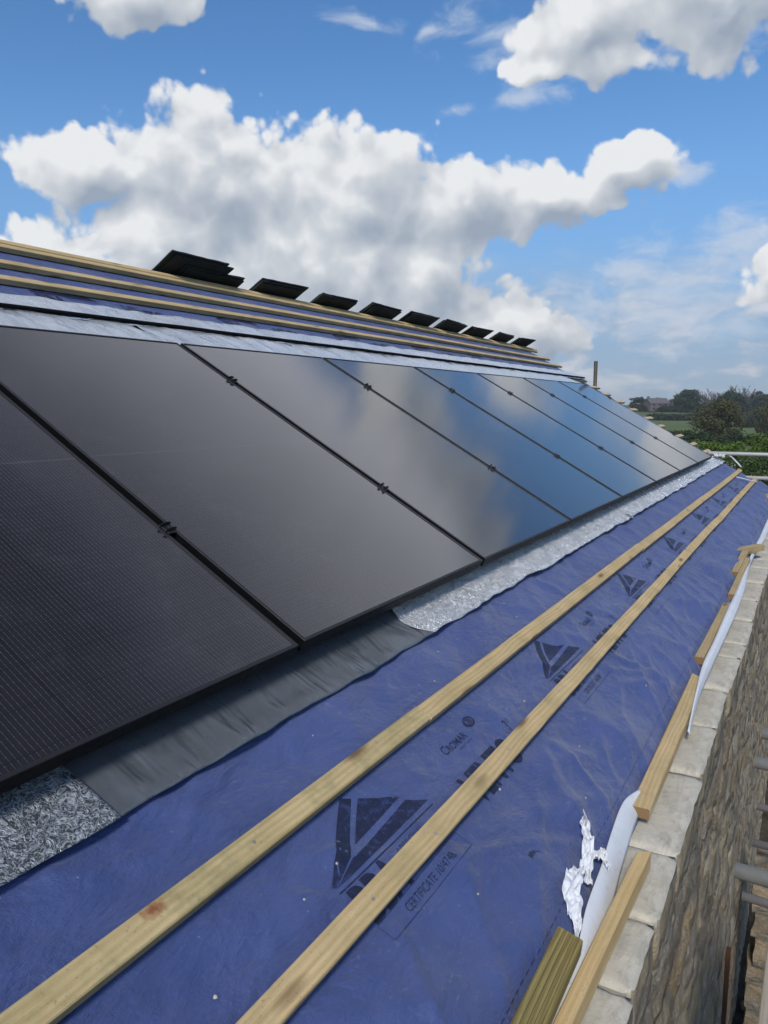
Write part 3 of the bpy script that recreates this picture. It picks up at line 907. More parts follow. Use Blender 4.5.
# crumpled foil at the far verge
def crumple(name, path, w, amp, mat, label, cat, seed, nn=30, nw=10, thick=.001):
    vs, fs = [], []
    path = [Vector(p) for p in path]
    for i in range(nn+1):
        q = i/nn*(len(path)-1); k = min(int(q), len(path)-2); p = path[k].lerp(path[k+1], q-k)
        d = (path[k+1]-path[k]).normalized(); sd = d.cross(Vector((0, 0, 1))).normalized()
        ww = w*(.75+.5*noise.noise(Vector((i*.3, seed, 0))))
        for j in range(nw+1):
            s_ = (j/nw-.5)*ww
            o_ = Vector((noise.noise(Vector((i*.45, j*.5, seed))), noise.noise(Vector((i*.45, j*.5, seed+9))), noise.noise(Vector((i*.5, j*.6, seed+5)))))*amp
            vs.append(p+sd*s_+o_)
    for i in range(nn):
        for j in range(nw):
            a = i*(nw+1)+j; fs.append((a, a+1, a+nw+2, a+nw+1))
    o = mesh_obj(name, vs, fs, mat)
    m_ = o.modifiers.new('thickness', 'SOLIDIFY'); m_.thickness = thick
    return tag(o, label, cat)
crumple('foil_scrap', [R(8.75, -.02, -.03), R(8.95, .0, -.02), R(9.12, .03, -.035)], .16, .03, M['stucco'], 'crumpled end of silver foil at the far bottom corner of the panels', 'foil scrap', 3)
# curved white strip end at the verge and the pale stick across the lower batten
V_, F_ = tube_data([R(8.95, .02, -.02), R(9.10, -.03, .0), R(9.22, -.12, -.01), R(9.25, -.22, -.04), R(9.22, -.29, -.06)], .010, 8)
tag(mesh_obj('white_cable', V_, F_, M['white'], smooth=True), 'thin white curved cable at the far end of the silver flashing', 'cable')
o = plank('white_lath', [M['white'], M['white']], .62, .022, .004, mat4=roof_matrix(8.03, -.36, -.060) @ Matrix.Rotation(-.32, 4, 'Z'), seed=3)
tag(o, 'thin white lath lying slantwise over the far end of the lower eaves batten', 'lath')

# top flashing: pale sheets and the black clip bar
GT = 'pale flashing sheets above the panels'
tlab = ['first', 'second', 'third', 'fourth', 'fifth', 'sixth', 'seventh', 'last']
for i in range(-1, 7):
    u0 = i*PITCHU-.03; u1 = (i+1)*PITCHU+.03
    def nf(u, v, tt, i=i):
        k = sst(.70, 1.0, (u-i*PITCHU)/PITCHU)
        return -.024 + .0016*(i % 2) - .02*tt + .008*noise.noise(Vector((u*7+v*6, v*10, i))) + .003*noise.noise(Vector((u*22+v*26, v*12, i))) + .006*k*(1-tt)
    sheet('top_flashing', lambda t_, u0=u0: u0 + .0, lambda t_, u1=u1: u1 - .10*(t_), 1.727, 1.985, nf, M['topflash'],
          f'{tlab[i+1]} pale flashing sheet from the left, between panel top and black bar', 'flashing', GT, 60, 10)
def nf2(u, v, tt): return -.044 - .012*tt + .008*noise.noise(Vector((u*6+v*5, v*10, 33))) + .003*noise.noise(Vector((u*15+v*15, v*10, 3)))
sheet('top_apron', lambda t_: -1.7, lambda t_: 9.0, 1.965, 2.185, nf2, M['topflash'], 'long pale apron strip above the black bar over the panels', 'flashing', None, 400, 10, None, edge_wob(9, .012))
V_, F_ = [], []
bar = []
for i in range(180):
    u = -1.7 + i*10.65/179
    bar.append((u, 1.990+.003*noise.noise(Vector((u*4, 0, 0))), -.033+.002*noise.noise(Vector((u*3, 5, 0)))))
V_, F_ = tube_data(bar, .0105, 8)
o = tag(mesh_obj('sealing_bar', V_, F_, M['tray'], smooth=True, mat4=roof_matrix(0, 0, 0)), 'thin black sealing bar running above all the panels', 'sealing bar')

# ------------------------------------------------------------------ eaves clutter: offcuts, white strips, scraps
def plank_between(name, a, b, W, T, mats, seed, label, cat, group=None, up=Vector((0, 0, 1)), anchor=.0, groove=0, cuts=(0, 0), roll=0, rough_edge=0):
    a, b = Vector(a), Vector(b); x = (b-a).normalized(); y = up.cross(x).normalized(); z = x.cross(y)
    m4 = Matrix((x, y, z)).transposed().to_4x4(); m4.translation = a
    m4 = m4 @ Matrix.Rotation(roll, 4, 'X') @ Matrix.Translation((0, -W*anchor, -T))
    o = plank(name, mats, (b-a).length, W, T, mat4=m4, seed=seed, groove=groove, cuts=cuts, rough_edge=rough_edge)
    return tag(o, label, cat, group)
GO = 'timber offcuts lying along the eaves'
BW = [M['dullwood'], M['endgrain']]
plank_between('timber_offcut', (.95, .358, -1.034), (1.386, .360, -1.028), .054, .034, [M['greenwood'], M['greenwood']], 5,
              'greenish ribbed board offcut at the bottom of the picture, under the torn scraps', 'timber offcut', GO, anchor=.5, groove=5, roll=.12, cuts=(0, -.01))
plank_between('timber_offcut', (.90, .336, -1.085), (1.767, .297, -1.050), .030, .045, [M['palewood'], M['endwood']], 6,
              'smooth pale pine batten leaning on the nearest coping blocks', 'timber offcut', GO, anchor=.5, cuts=(0, .02))
plank_between('timber_offcut', (2.005, .350, -1.062), (3.165, .352, -1.054), .050, .030, [M['batten'], M['endgrain']], 7,
              'long offcut with dark end grain between white strip and pale blocks', 'timber offcut', GO, anchor=.5, cuts=(0, -.05))
plank_between('timber_offcut', (3.36, .376, -1.045), (4.38, .368, -1.040), .038, .032, BW, 8,
              'offcut behind the middle of the thin white strip', 'timber offcut', GO, anchor=.5)
plank_between('timber_offcut', (4.62, .368, -1.045), (5.76, .368, -1.030), .036, .034, BW, 9,
              'weathered offcut at the far tip of the white strip, below two others', 'timber offcut', GO, anchor=.5, cuts=(0, -.04))
plank_between('timber_offcut', (5.20, .405, -1.030), (5.95, .400, -1.010), .040, .034, BW, 10,
              'short offcut lying on top of the far offcut pile', 'timber offcut', GO, anchor=.5)
plank_between('timber_offcut', (5.86, .50, -1.010), (6.25, .32, -1.010), .060, .045, BW, 12,
              'short block lying crosswise with a black end in the far pile', 'timber offcut', GO, anchor=.5)
plank_between('timber_offcut', (9.35, .50, -1.02), (9.9, .49, -1.00), .09, .05, BW, 13,
              'small offcut at the right edge, far end of the eaves', 'timber offcut', GO, anchor=.5)
# white strips (folded underside of the membrane)
def strip(name, left, right, bulge, label, seed):
    """loft between two hand-measured edges; rounded cross-section"""
    vs, fs = [], []
    n = 60; m_ = 10
    def samp(P_, q):
        x = q*(len(P_)-1); k = min(int(x), len(P_)-2); f = x-k
        p0_, p1_, p2_, p3_ = [Vector(P_[max(0, min(len(P_)-1, k+d))]) for d in (-1, 0, 1, 2)]
        return .5*((2*p1_)+(-p0_+p2_)*f+(2*p0_-5*p1_+4*p2_-p3_)*f*f+(-p0_+3*p1_-3*p2_+p3_)*f**3)
    for i in range(n+1):
        q = i/n; a, b = samp(left, q), samp(right, q)
        for j in range(m_+1):
            tt = j/m_
            p_ = a.lerp(b, tt) + Vector((0, 0, 1))*bulge*math.sin(tt*math.pi)*min(1, (a-b).length/.03) + Vector((0, 0, .002*noise.noise(Vector((q*9, tt*2, seed)))))
            vs.append(p_)
    for i in range(n):
        for j in range(m_):
            a = i*(m_+1)+j; fs.append((a, a+1, a+m_+2, a+m_+1))
    o = mesh_obj(name, vs, fs, M['white'], smooth=True)
    s_ = o.modifiers.new('thickness', 'SOLIDIFY'); s_.thickness = .002; s_.offset = -1
    return tag(o, label, 'plastic strip')
strip('white_plastic_strip', [(2.10, .372, -1.062), (1.99, .390, -1.050), (1.83, .384, -1.052), (1.68, .372, -1.054), (1.52, .364, -1.056), (1.38, .350, -1.076), (1.20, .345, -1.084), (.98, .345, -1.09)],
      [(2.085, .354, -1.084), (1.98, .354, -1.090), (1.82, .346, -1.096), (1.68, .336, -1.100), (1.52, .322, -1.108), (1.38, .318, -1.110), (1.20, .318, -1.112), (.98, .318, -1.112)],
      .008, 'broad white plastic strip curling over the wall top beside the scraps', 1)
strip('white_plastic_strip', [(8.2, .375, -1.07), (7.0, .370, -1.07), (6.33, .374, -1.07), (5.6, .362, -1.052), (4.85, .351, -1.046), (4.28, .350, -1.040), (3.69, .348, -1.042), (3.27, .350, -1.046), (2.93, .332, -1.05), (2.60, .312, -1.07)],
      [(8.2, .34, -1.085), (7.0, .33, -1.085), (6.33, .35, -1.085), (5.6, .345, -1.062), (4.9, .318, -1.062), (4.34, .310, -1.060), (3.79, .314, -1.062), (3.34, .321, -1.07), (2.94, .322, -1.075), (2.60, .308, -1.08)],
      .012, 'long thin white plastic strip arching along the far part of the eaves', 2)
# torn scraps of white tape
def scrap(path, widths, label, seed):
    vs, fs = [], []
    n = 44; m_ = 10
    for i in range(n+1):
        q = i/n*(len(path)-1); k = min(int(q), len(path)-2); f = q-k
        p_ = Vector(path[k]).lerp(Vector(path[k+1]), f); w = widths[k]*(1-f)+widths[k+1]*f
        d = (Vector(path[k+1])-Vector(path[k])).normalized(); sd = Vector((d.y, -d.x, 0)).normalized() if abs(d.z) < .9 else Vector((0, 1, 0))
        for j in range(m_+1):
            s_ = (j/m_-.5)*w
            nz = Vector((noise.noise(Vector((i*.17, j*.2, seed))), noise.noise(Vector((i*.17, j*.2, seed+4))), 2.0*noise.noise(Vector((i*.26, j*.36, seed+8)))+.8*noise.noise(Vector((i*.7, j*.8, seed)))))*.0075
            vs.append(p_+sd*s_+nz+Vector((0, 0, .010*abs(j/m_-.5))))
    for i in range(n):
        for j in range(m_):
            a = i*(m_+1)+j; fs.append((a, a+1, a+m_+2, a+m_+1))
    o = mesh_obj('torn_tape_scrap', vs, fs, M['tape'], smooth=False)
    s_ = o.modifiers.new('thickness', 'SOLIDIFY'); s_.thickness = .0009
    return tag(o, label, 'plastic scrap', 'torn white scraps by the eaves')
scrap([(1.80, .450, -1.008), (1.73, .424, -.998), (1.67, .402, -1.005), (1.61, .388, -1.030), (1.575, .375, -1.045)], [.003, .020, .026, .024, .012],
      'upright pointed white scrap of torn tape', 3)
scrap([(1.60, .405, -1.030), (1.55, .400, -1.012), (1.49, .390, -1.020), (1.44, .365, -1.035), (1.405, .352, -1.050)], [.022, .034, .038, .026, .006],
      'wider crumpled white scrap of torn tape below the pointed one', 5)
scrap([(1.60, .398, -1.045), (1.655, .392, -1.030), (1.69, .372, -1.030), (1.665, .352, -1.050)], [.010, .012, .012, .008],
      'thin curled white tape tail joining scraps to the strip', 8)
# grit on the membrane near the camera
rng = random.Random(5)
for k in range(26):
    u = rng.uniform(-.9, 2.4); v = rng.choice([rng.uniform(-.47, -.33), rng.uniform(-.80, -.55), rng.uniform(-.26, -.14)])
    bm = bmesh.new(); bmesh.ops.create_icosphere(bm, subdivisions=1, radius=rng.uniform(.0016, .0034))
    for vt in bm.verts: vt.co = Vector((vt.co.x*rng.uniform(1, 1.6), vt.co.y*rng.uniform(.8, 1.4), vt.co.z*.6))
    o = bm_obj('stone_chip', bm, M['coping'], mat4=roof_matrix(u, v, mem_n(u, v)+.002))
    tag(o, 'tiny pale stone chip on the blue membrane near the eaves battens', 'stone chip', 'stone chips scattered on the membrane')

# ------------------------------------------------------------------ scaffolding
def tube(name, a, b, mat, label, group, parts=(), r=.0242):
    a, b = Vector(a), Vector(b); d = (b-a)
    root_m = Matrix.Translation(a)
    V_, F_ = tube_data([Vector((0, 0, 0)), d*.5, d], r, 16, cap=False)
    V2, F2 = tube_data([Vector((0, 0, 0)), d*.5, d], r-.004, 16, cap=False)
    n = len(V_); N_ = 16
    V_ = V_+V2; F_ = F_ + [tuple(reversed([i+n for i in f])) for f in F2]
    F_ += [(k, (k+1) % N_, n+(k+1) % N_, n+k) for k in range(N_)]
    e = 2*N_
    F_ += [(e+(k+1) % N_, e+k, n+e+k, n+e+(k+1) % N_) for k in range(N_)]
    o = mesh_obj(name, V_, F_, mat, smooth=True, mat4=root_m)
    o.data.polygons.foreach_set('use_smooth', [len(f.vertices) == 4 for f in o.data.polygons])
    return tag(o, label, 'scaffold tube', group)
GS = 'scaffold tubes beside the wall'
tube('scaffold_tube', (2.46, .135, -1.43), (2.43, -1.35, -1.47), M['tube'], 'thickest scaffold tube, its open end close to the wall', GS)
tube('scaffold_tube', (3.30, .135, -1.43), (3.28, -1.35, -1.46), M['tube'], 'pale scaffold tube below the topmost one at the right edge', GS)
tube('scaffold_tube', (3.62, .130, -1.43), (3.60, -1.35, -1.45), M['tube'], 'topmost of the pale scaffold tubes beside the wall', GS)
tube('scaffold_tube', (4.40, .20, -2.70), (4.38, -1.35, -2.74), M['tubedark'], 'thin dark scaffold tube just under the thickest one', GS)
tube('scaffold_tube', (5.05, .19, -2.72), (5.03, -1.35, -2.76), M['tubedark'], 'dark scaffold tube just above the thickest one', GS)
tube('scaffold_tube', (5.35, .19, -2.62), (5.33, -1.35, -2.66), M['tubedark'], 'dark scaffold tube midway between thickest and pale ones', GS)
for i, (x, y) in enumerate(((2.43, -1.30), (4.4, -1.30), (7.2, -1.30))):
    tube('scaffold_standard', (x+.05, y, GROUND-.05), (x+.05, y, .3), M['tube'], ['nearest', 'middle', 'far'][i] + ' upright scaffold tube outside the boards', 'upright scaffold tubes')
tube('scaffold_tube', (10.42, 1.60, -.575), (10.42, -1.30, -.575), M['rail'], 'upper pale guard rail tube beyond the far end of the roof', 'guard rails beyond the gable')
tube('scaffold_tube', (10.42, 1.00, -.865), (10.42, -1.30, -.865), M['rail'], 'lower pale guard rail tube beyond the lower eaves batten', 'guard rails beyond the gable')
tube('scaffold_standard', (10.47, -1.25, gz(10.4, -1.2)-.1), (10.47, -1.25, .2), M['tube'], 'upright scaffold tube carrying the guard rails outside the frame', 'upright scaffold tubes')
tube('scaffold_standard', (10.56, 2.69, gz(10.5, 2.7)-.1), (10.56, 2.69, .617), M['boardwood'], 'lone upright post against the sky beyond the gable', 'upright scaffold tubes', r=.025)
tube('scaffold_standard', (10.47, .30, gz(10.4, .3)-.1), (10.47, .30, -.90), M['tube'], 'short upright below the guard rails at the gable corner', 'upright scaffold tubes')
GB = 'scaffold boards beside the wall'
for i in range(3):
    o = plank('scaffold_board', [M['boardwood'], M['boardwood']], 3.7, .222, .038, seed=70+i,
              mat4=Matrix.Translation((-1.45+.04*i, .040-.222-i*.228, -1.404)) @ Matrix.Rotation(-.004, 4, 'Z'))
    tag(o, ['pale scaffold board at the lower right corner, nearest the wall', 'middle scaffold board of the platform', 'outer scaffold board of the platform'][i], 'scaffold board', GB)
# stone pier, plank and rubble at the foot of the wall
rng = random.Random(12)
pier = empty('stone_pier', Matrix.Translation((5.1, .0, GROUND)))
tag(pier, 'narrow stack of rough stone blocks at the foot of the wall', 'stone pier')
z = GROUND-.02; k = 0
while z < -3.0:
    h = rng.uniform(.15, .24); w = rng.uniform(.14, .17)
    bm = bmesh.new(); add_box(bm, -.16-rng.uniform(0, .05), .2, -w, w, 0, h-.006)
    bmesh.ops.subdivide_edges(bm, edges=bm.edges[:], cuts=4, use_grid_fill=True)
    for v in bm.verts: v.co += Vector((noise.noise(v.co*9+Vector((k, 0, 0))), noise.noise(v.co*9+Vector((0, k, 5))), 0))*.018
    bm_obj('stone_block', bm, M['rubble'], pier, mat4=Matrix.Translation((5.1, .0+rng.uniform(-.02, .02), z)))
    z += h; k += 1
plank_between('leaning_plank', (3.60, .215, GROUND), (3.75, .222, -2.6), .06, .02, [M['redwood'], M['redwood']], 3,
              'reddish brown plank standing upright against the dark rubble wall', 'plank', up=Vector((0, 1, 0)), anchor=.5)
for k in range(70):
    x = rng.uniform(3.0, 8.5); y = rng.uniform(-.9, .18); s = rng.uniform(.03, .13)
    bm = bmesh.new(); bmesh.ops.create_icosphere(bm, subdivisions=2, radius=s)
    for v in bm.verts:
        v.co += v.co.normalized()*noise.noise(v.co*(2.5/s*.4)+Vector((k, 0, 0)))*s*.45; v.co.z *= .6
    o = bm_obj('rubble_stone', bm, M['rubble'], mat4=Matrix.Translation((x, y, gz(x, y)+s*.25)) @ Matrix.Rotation(rng.uniform(0, 6), 4, 'Z'))
    tag(o, 'loose rough stone lying on the dark ground at the foot of the wall', 'stone', 'loose stones at the foot of the wall')

# ------------------------------------------------------------------ vegetation
def leaves_cloud(centers, n, size, rng, flat=.6):
    """centers: list of (x,y,z,rx,ry,rz). returns quads spread in the ellipsoids, denser towards the surface"""
    w = np.array([c[3]*c[4]*c[5] for c in centers])**(2/3); w /= w.sum()
    idx = rng.choice(len(centers), n, p=w)
    C = np.array(centers)[idx]
    d = rng.normal(size=(n, 3)); d /= np.linalg.norm(d, axis=1)[:, None]
    r = rng.uniform(.35, 1.0, n)**.5
    r *= 1 + .18*rng.normal(size=n)*.6
    Pn = C[:, :3] + d*C[:, 3:]*r[:, None]
    a = rng.normal(size=(n, 3)); a /= np.linalg.norm(a, axis=1)[:, None]
    a[:, 2] *= flat
    b = np.cross(a, rng.normal(size=(n, 3))); b /= np.linalg.norm(b, axis=1)[:, None]
    s = size*rng.uniform(.5, 1.3, n)[:, None]
    V_ = np.stack([Pn-a*s*.5, Pn+b*s*.35, Pn+a*s*.5, Pn-b*s*.35], 1).reshape(-1, 3)
    return V_
def leaf_obj(name, V_, mat, parent, mat4):
    n = len(V_)//4
    me = bpy.data.meshes.new(name)
    me.vertices.add(len(V_)); me.vertices.foreach_set('co', V_.astype(np.float32).ravel())
    me.loops.add(n*4); me.loops.foreach_set('vertex_index', np.arange(n*4, dtype=np.int32))
    me.polygons.add(n); me.polygons.foreach_set('loop_start', np.arange(0, n*4, 4, dtype=np.int32))
    me.polygons.foreach_set('loop_total', np.full(n, 4, dtype=np.int32))
    me.materials.append(mat); me.update(calc_edges=True)
    o = bpy.data.objects.new(name, me); COL.objects.link(o); o.parent = parent
    return o
def limbs(rng, H, trunk_h, r0, spread, n_l=7, depth=3, twig=1.0, minr=.02):
    parts = []; tips = []
    def branch(p, d, L, r, lv):
        pts = [p]; rad = [r]; k = 4
        for i in range(k):
            d = (d + Vector((rng.uniform(-.22, .22), rng.uniform(-.22, .22), rng.uniform(-.06, .16)))).normalized()
            p = p + d*L/k; pts.append(p); rad.append(max(minr, r*(1-.6*(i+1)/k)))
        parts.append(tube_data(pts, rad, 5 if lv > 0 else 8)); tips.append(p)
        if lv < depth:
            for _ in range(rng.randint(3, 4)):
                i = rng.randint(1, k); q = pts[i]
                nd = (d + Vector((rng.uniform(-1, 1), rng.uniform(-1, 1), rng.uniform(-.25, .7)))*.85).normalized()
                branch(q, nd, L*rng.uniform(.5, .72), rad[i]*.62, lv+1)
    tp = [Vector((0, 0, -.3))]; x = Vector((0, 0, 0))
    for i in range(4):
        x = x + Vector((rng.uniform(-.04, .04)*trunk_h, rng.uniform(-.04, .04)*trunk_h, trunk_h/4)); tp.append(x)
    trunk = tube_data(tp, [r0*1.25, r0, r0*.9, r0*.82, r0*.75], 10)
    for i in range(n_l):
        an = 2*math.pi*i/n_l + rng.uniform(-.3, .3)
        el = rng.uniform(.2, 1.1)
        branch(tp[rng.randint(2, 4)], Vector((math.cos(an)*math.cos(el)*spread, math.sin(an)*math.cos(el)*spread, math.sin(el))).normalized(), (H-trunk_h)*rng.uniform(.4, .6), r0*.5, 1)
    return trunk, merge(parts), tips
def at(px, d):
    """world x, y of picture column px at ground distance d"""
    az = YAW - math.atan((px-384)/(F_PX*math.cos(PITCH)))
    return d*math.cos(az), d*math.sin(az)
def px2m(npx, d): return npx*d/F_PX
def tree(name, px, d, H, W, trunk_h, leafmat, nleaf, lsize, label, cat, group, seed, bark='bark', sunk=.0, dens=10, low=.25):
    rng = random.Random(seed); nr = np.random.RandomState(seed)
    x, y = at(px, d); z0 = gz(x, y)
    root = empty(name, Matrix.Translation((x, y, z0))); tag(root, label, cat, group)
    tr, lb_, tips = limbs(rng, H, trunk_h, H*.035, 1.0, 6, 2, minr=H*.003)
    mesh_obj('trunk', tr[0], tr[1], M[bark], root, smooth=True); mesh_obj('branches', lb_[0], lb_[1], M[bark], root, smooth=True)
    if nleaf:
        cs = []
        for k in range(dens):
            an = rng.uniform(0, 6.283); rr = rng.uniform(0, 1)**.6; hz = rng.uniform(0, 1)
            zc = H*(low + (1-low)*(.18+.66*hz)); prof = math.sin(math.pi*(.22+.70*hz))
            cs.append((math.cos(an)*W*.46*rr*prof, math.sin(an)*W*.46*rr*prof, zc, W*rng.uniform(.12, .22), W*rng.uniform(.12, .22), H*rng.uniform(.08, .15)))
        leaf_obj('crown', leaves_cloud(cs, nleaf, lsize, nr), M[leafmat], root, None)
    return root
GTr = 'trees on the skyline'
tree('oak_tree', 716, 170, 8.4, 11.5, 2.0, 'leaf_oak', 11000, .42, 'big round brownish green oak in the middle of the fields', 'tree', 'oak trees in the fields', 3, dens=60, low=-.08)
tree('oak_tree', 779, 165, 9.6, 10.5, 2.0, 'leaf_oak', 9000, .42, 'brownish oak cut by the right edge behind the dead tree', 'tree', 'oak trees in the fields', 4, dens=50, low=-.08)
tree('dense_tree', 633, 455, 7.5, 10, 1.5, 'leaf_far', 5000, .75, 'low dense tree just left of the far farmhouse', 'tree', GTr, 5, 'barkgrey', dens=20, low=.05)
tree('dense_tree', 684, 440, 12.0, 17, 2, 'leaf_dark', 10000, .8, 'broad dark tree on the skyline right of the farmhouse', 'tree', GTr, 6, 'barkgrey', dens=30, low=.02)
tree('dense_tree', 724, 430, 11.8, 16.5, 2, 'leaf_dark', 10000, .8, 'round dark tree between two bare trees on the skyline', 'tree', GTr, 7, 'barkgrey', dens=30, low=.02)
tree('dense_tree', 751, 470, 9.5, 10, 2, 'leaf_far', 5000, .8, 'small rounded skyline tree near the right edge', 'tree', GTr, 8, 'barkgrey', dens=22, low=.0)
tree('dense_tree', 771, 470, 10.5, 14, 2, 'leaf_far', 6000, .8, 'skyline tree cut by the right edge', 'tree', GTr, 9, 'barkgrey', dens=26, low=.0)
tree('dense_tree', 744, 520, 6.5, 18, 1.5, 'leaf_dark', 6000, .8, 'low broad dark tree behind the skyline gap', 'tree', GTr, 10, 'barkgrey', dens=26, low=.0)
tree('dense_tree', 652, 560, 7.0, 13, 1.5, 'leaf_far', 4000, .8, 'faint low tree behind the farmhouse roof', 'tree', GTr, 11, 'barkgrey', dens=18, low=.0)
def bare(px, d, H, W, label, seed, bark, group, spread=1.0, depth=4, nl=8, mr=.012):
    rng = random.Random(seed); x, y = at(px, d)
    root = empty('bare_tree', Matrix.Translation((x, y, gz(x, y)))); tag(root, label, 'bare tree', group)
    tr, lb_, tips = limbs(rng, H, H*.24, H*.032, spread, nl, depth, minr=mr)
    mesh_obj('trunk', tr[0], tr[1], M[bark], root, smooth=True); mesh_obj('branches', lb_[0], lb_[1], M[bark], root, smooth=True)
    return root
bare(707, 440, 15.0, 12, 'pale leafless tree with a wide fan of twigs on the skyline', 31, 'barkgrey', 'bare trees on the skyline', 1.2, 4, 9, .085)
bare(734, 465, 14.5, 14, 'second leafless tree, behind the round dark skyline tree', 32, 'barkgrey', 'bare trees on the skyline', 1.5, 4, 9, .085)
bare(676, 500, 11.0, 10, 'faint leafless tree rising behind the broad dark tree', 33, 'barkgrey', 'bare trees on the skyline', 1.2, 4, 8, .085)
bare(756, 150, 6.6, 4, 'dark twisted dead tree standing alone near the right edge', 36, 'barkdark', None, .75, 3, 5, .045)
def hedge(name, pts, H, W, mat, n, lsize, label, cat, group, seed, lump=.25):
    nr = np.random.RandomState(seed); rng = random.Random(seed)
    P_ = [Vector((*at(px, d), 0)) for px, d in pts]
    L = sum((P_[i+1]-P_[i]).length for i in range(len(P_)-1)); k = max(4, int(L/(W*1.1)))
    x0, y0 = P_[0].x, P_[0].y; z0 = gz(x0, y0); cs = []
    for i in range(k+1):
        q = i/k*(len(P_)-1); j = min(int(q), len(P_)-2); p_ = P_[j].lerp(P_[j+1], q-j)
        h = H*(1+rng.uniform(-lump, lump))
        cs.append((p_.x-x0, p_.y-y0, gz(p_.x, p_.y)-z0+h*.45, W*.7, W*.7, h*.55))
    root = leaf_obj(name, leaves_cloud(cs, n, lsize, nr), M[mat], None, None); root.location = (x0, y0, z0); tag(root, label, cat, group)
    return root
GH = 'hedgerows between the fields'
hedge('hedgerow', [(645, 372), (700, 368), (790, 380)], 3.2, 3.0, 'leaf_hedge', 12000, .7, 'long dark hedgerow dividing the far green fields', 'hedge', GH, 1, .12)
hedge('hedgerow', [(630, 440), (662, 436), (700, 432)], 3.2, 3.5, 'leaf_hedge', 6000, .8, 'hedge running below the farmhouse', 'hedge', GH, 2, .2)
hedge('hedgerow', [(740, 415), (800, 420)], 6.0, 5.0, 'leaf_hedge', 6000, .9, 'thick dark hedge under the skyline trees at right', 'hedge', GH, 3, .2)
hedge('hedgerow', [(735, 250), (760, 262), (800, 250)], 2.6, 2.4, 'leaf_hedge', 6000, .6, 'shorter hedgerow behind the dead tree', 'hedge', GH, 4, .2)
hedge('hedgerow', [(665, 150), (690, 140), (730, 140), (800, 135)], 1.7, 2.0, 'leaf_dark', 14000, .38, 'dark hedge in front of the big oak', 'hedge', GH, 5, .45)
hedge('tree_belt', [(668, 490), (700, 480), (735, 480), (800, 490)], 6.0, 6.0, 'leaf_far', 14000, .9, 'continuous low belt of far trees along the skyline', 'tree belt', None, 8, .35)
hedge('hedgerow', [(700, 395), (730, 400), (745, 400)], 2.8, 3.0, 'leaf_far', 5000, .7, 'pale far hedge between round tree and big oak', 'hedge', GH, 9, .3)
# near shrubs beyond the gable
def shrub(px, d, H, W, mat, n, ls, label, seed, group='shrubs beyond the gable', blossom=0):
    nr = np.random.RandomState(seed); rng = random.Random(seed); x, y = at(px, d); z0 = gz(x, y)
    root = empty('leafy_shrub', Matrix.Translation((x, y, z0))); tag(root, label, 'shrub', group)
    cs = []
    for k in range(26):
        an = rng.uniform(0, 6.283); rr = rng.uniform(0, 1)**.5; zc = H*rng.uniform(.12, .86)
        cs.append((math.cos(an)*W*.38*rr, math.sin(an)*W*.38*rr, zc, W*rng.uniform(.08, .17), W*rng.uniform(.08, .17), H*rng.uniform(.07, .14)))
    leaf_obj('foliage', leaves_cloud(cs, n, ls, nr), M[mat], root, None)
    if blossom: leaf_obj('blossom', leaves_cloud([(c[0], c[1], c[2]+.05, c[3]*1.08, c[4]*1.08, c[5]*1.1) for c in cs], blossom, ls*.7, nr), M['blossom'], root, None)
    st_ = []
    for k in range(14):
        c = rng.choice(cs); st_.append(tube_data([(0, 0, -.1), (c[0]*.5, c[1]*.5, c[2]*.55), (c[0], c[1], c[2])], [.06, .04, .02], 5))
    V_, F_ = merge(st_); mesh_obj('stems', V_, F_, M['bark'], root)
shrub(704, 62, 5.0-1.3, 5.0, 'leaf_bright', 9000, .17, 'bright green shrub just over the far corner of the panels', 41)
shrub(733, 66, 3.3, 6.0, 'leaf_bright', 9000, .17, 'lower bright green shrub left of the tallest one', 42)
shrub(768, 58, 4.9, 5.5, 'leaf_bright', 9000, .16, 'tallest yellow green shrub at the right edge', 43)
shrub(748, 50, 3.2, 4.5, 'leaf_shrub', 9000, .15, 'dark green shrub between the two bright ones', 44)
shrub(722, 34, 3.0, 5.5, 'leaf_shrub', 15000, .11, 'hawthorn shrub dotted with white blossom behind the guard rail', 45, blossom=900)
shrub(760, 32, 3.2, 5.5, 'leaf_shrub', 15000, .11, 'blossoming shrub behind the guard rail at the right edge', 46, blossom=700)
shrub(690, 40, 3.0, 5.0, 'leaf_shrub', 12000, .12, 'dark shrub hidden behind the verge', 47)
shrub(790, 36, 3.6, 6.0, 'leaf_shrub', 12000, .12, 'dark shrub outside the right edge', 48)
shrub(745, 24, 2.5, 4.5, 'leaf_dark', 14000, .09, 'near dark shrub below the guard rails', 49)
shrub(775, 22, 2.4, 4.5, 'leaf_dark', 14000, .09, 'near dark shrub at the right edge below the rails', 50)

# farmhouse
x, y = at(651, 440); z0 = gz(x, y)-.1
az = math.atan2(y, x)
fh = empty('farmhouse', Matrix.Translation((x, y, z0)) @ Matrix.Rotation(az+.5, 4, 'Z'))
tag(fh, 'distant red brick farmhouse with a grey roof among the trees', 'farmhouse')
bm = bmesh.new(); add_box(bm, -4, 4, -5.5, 5.5, 0, 4.6)
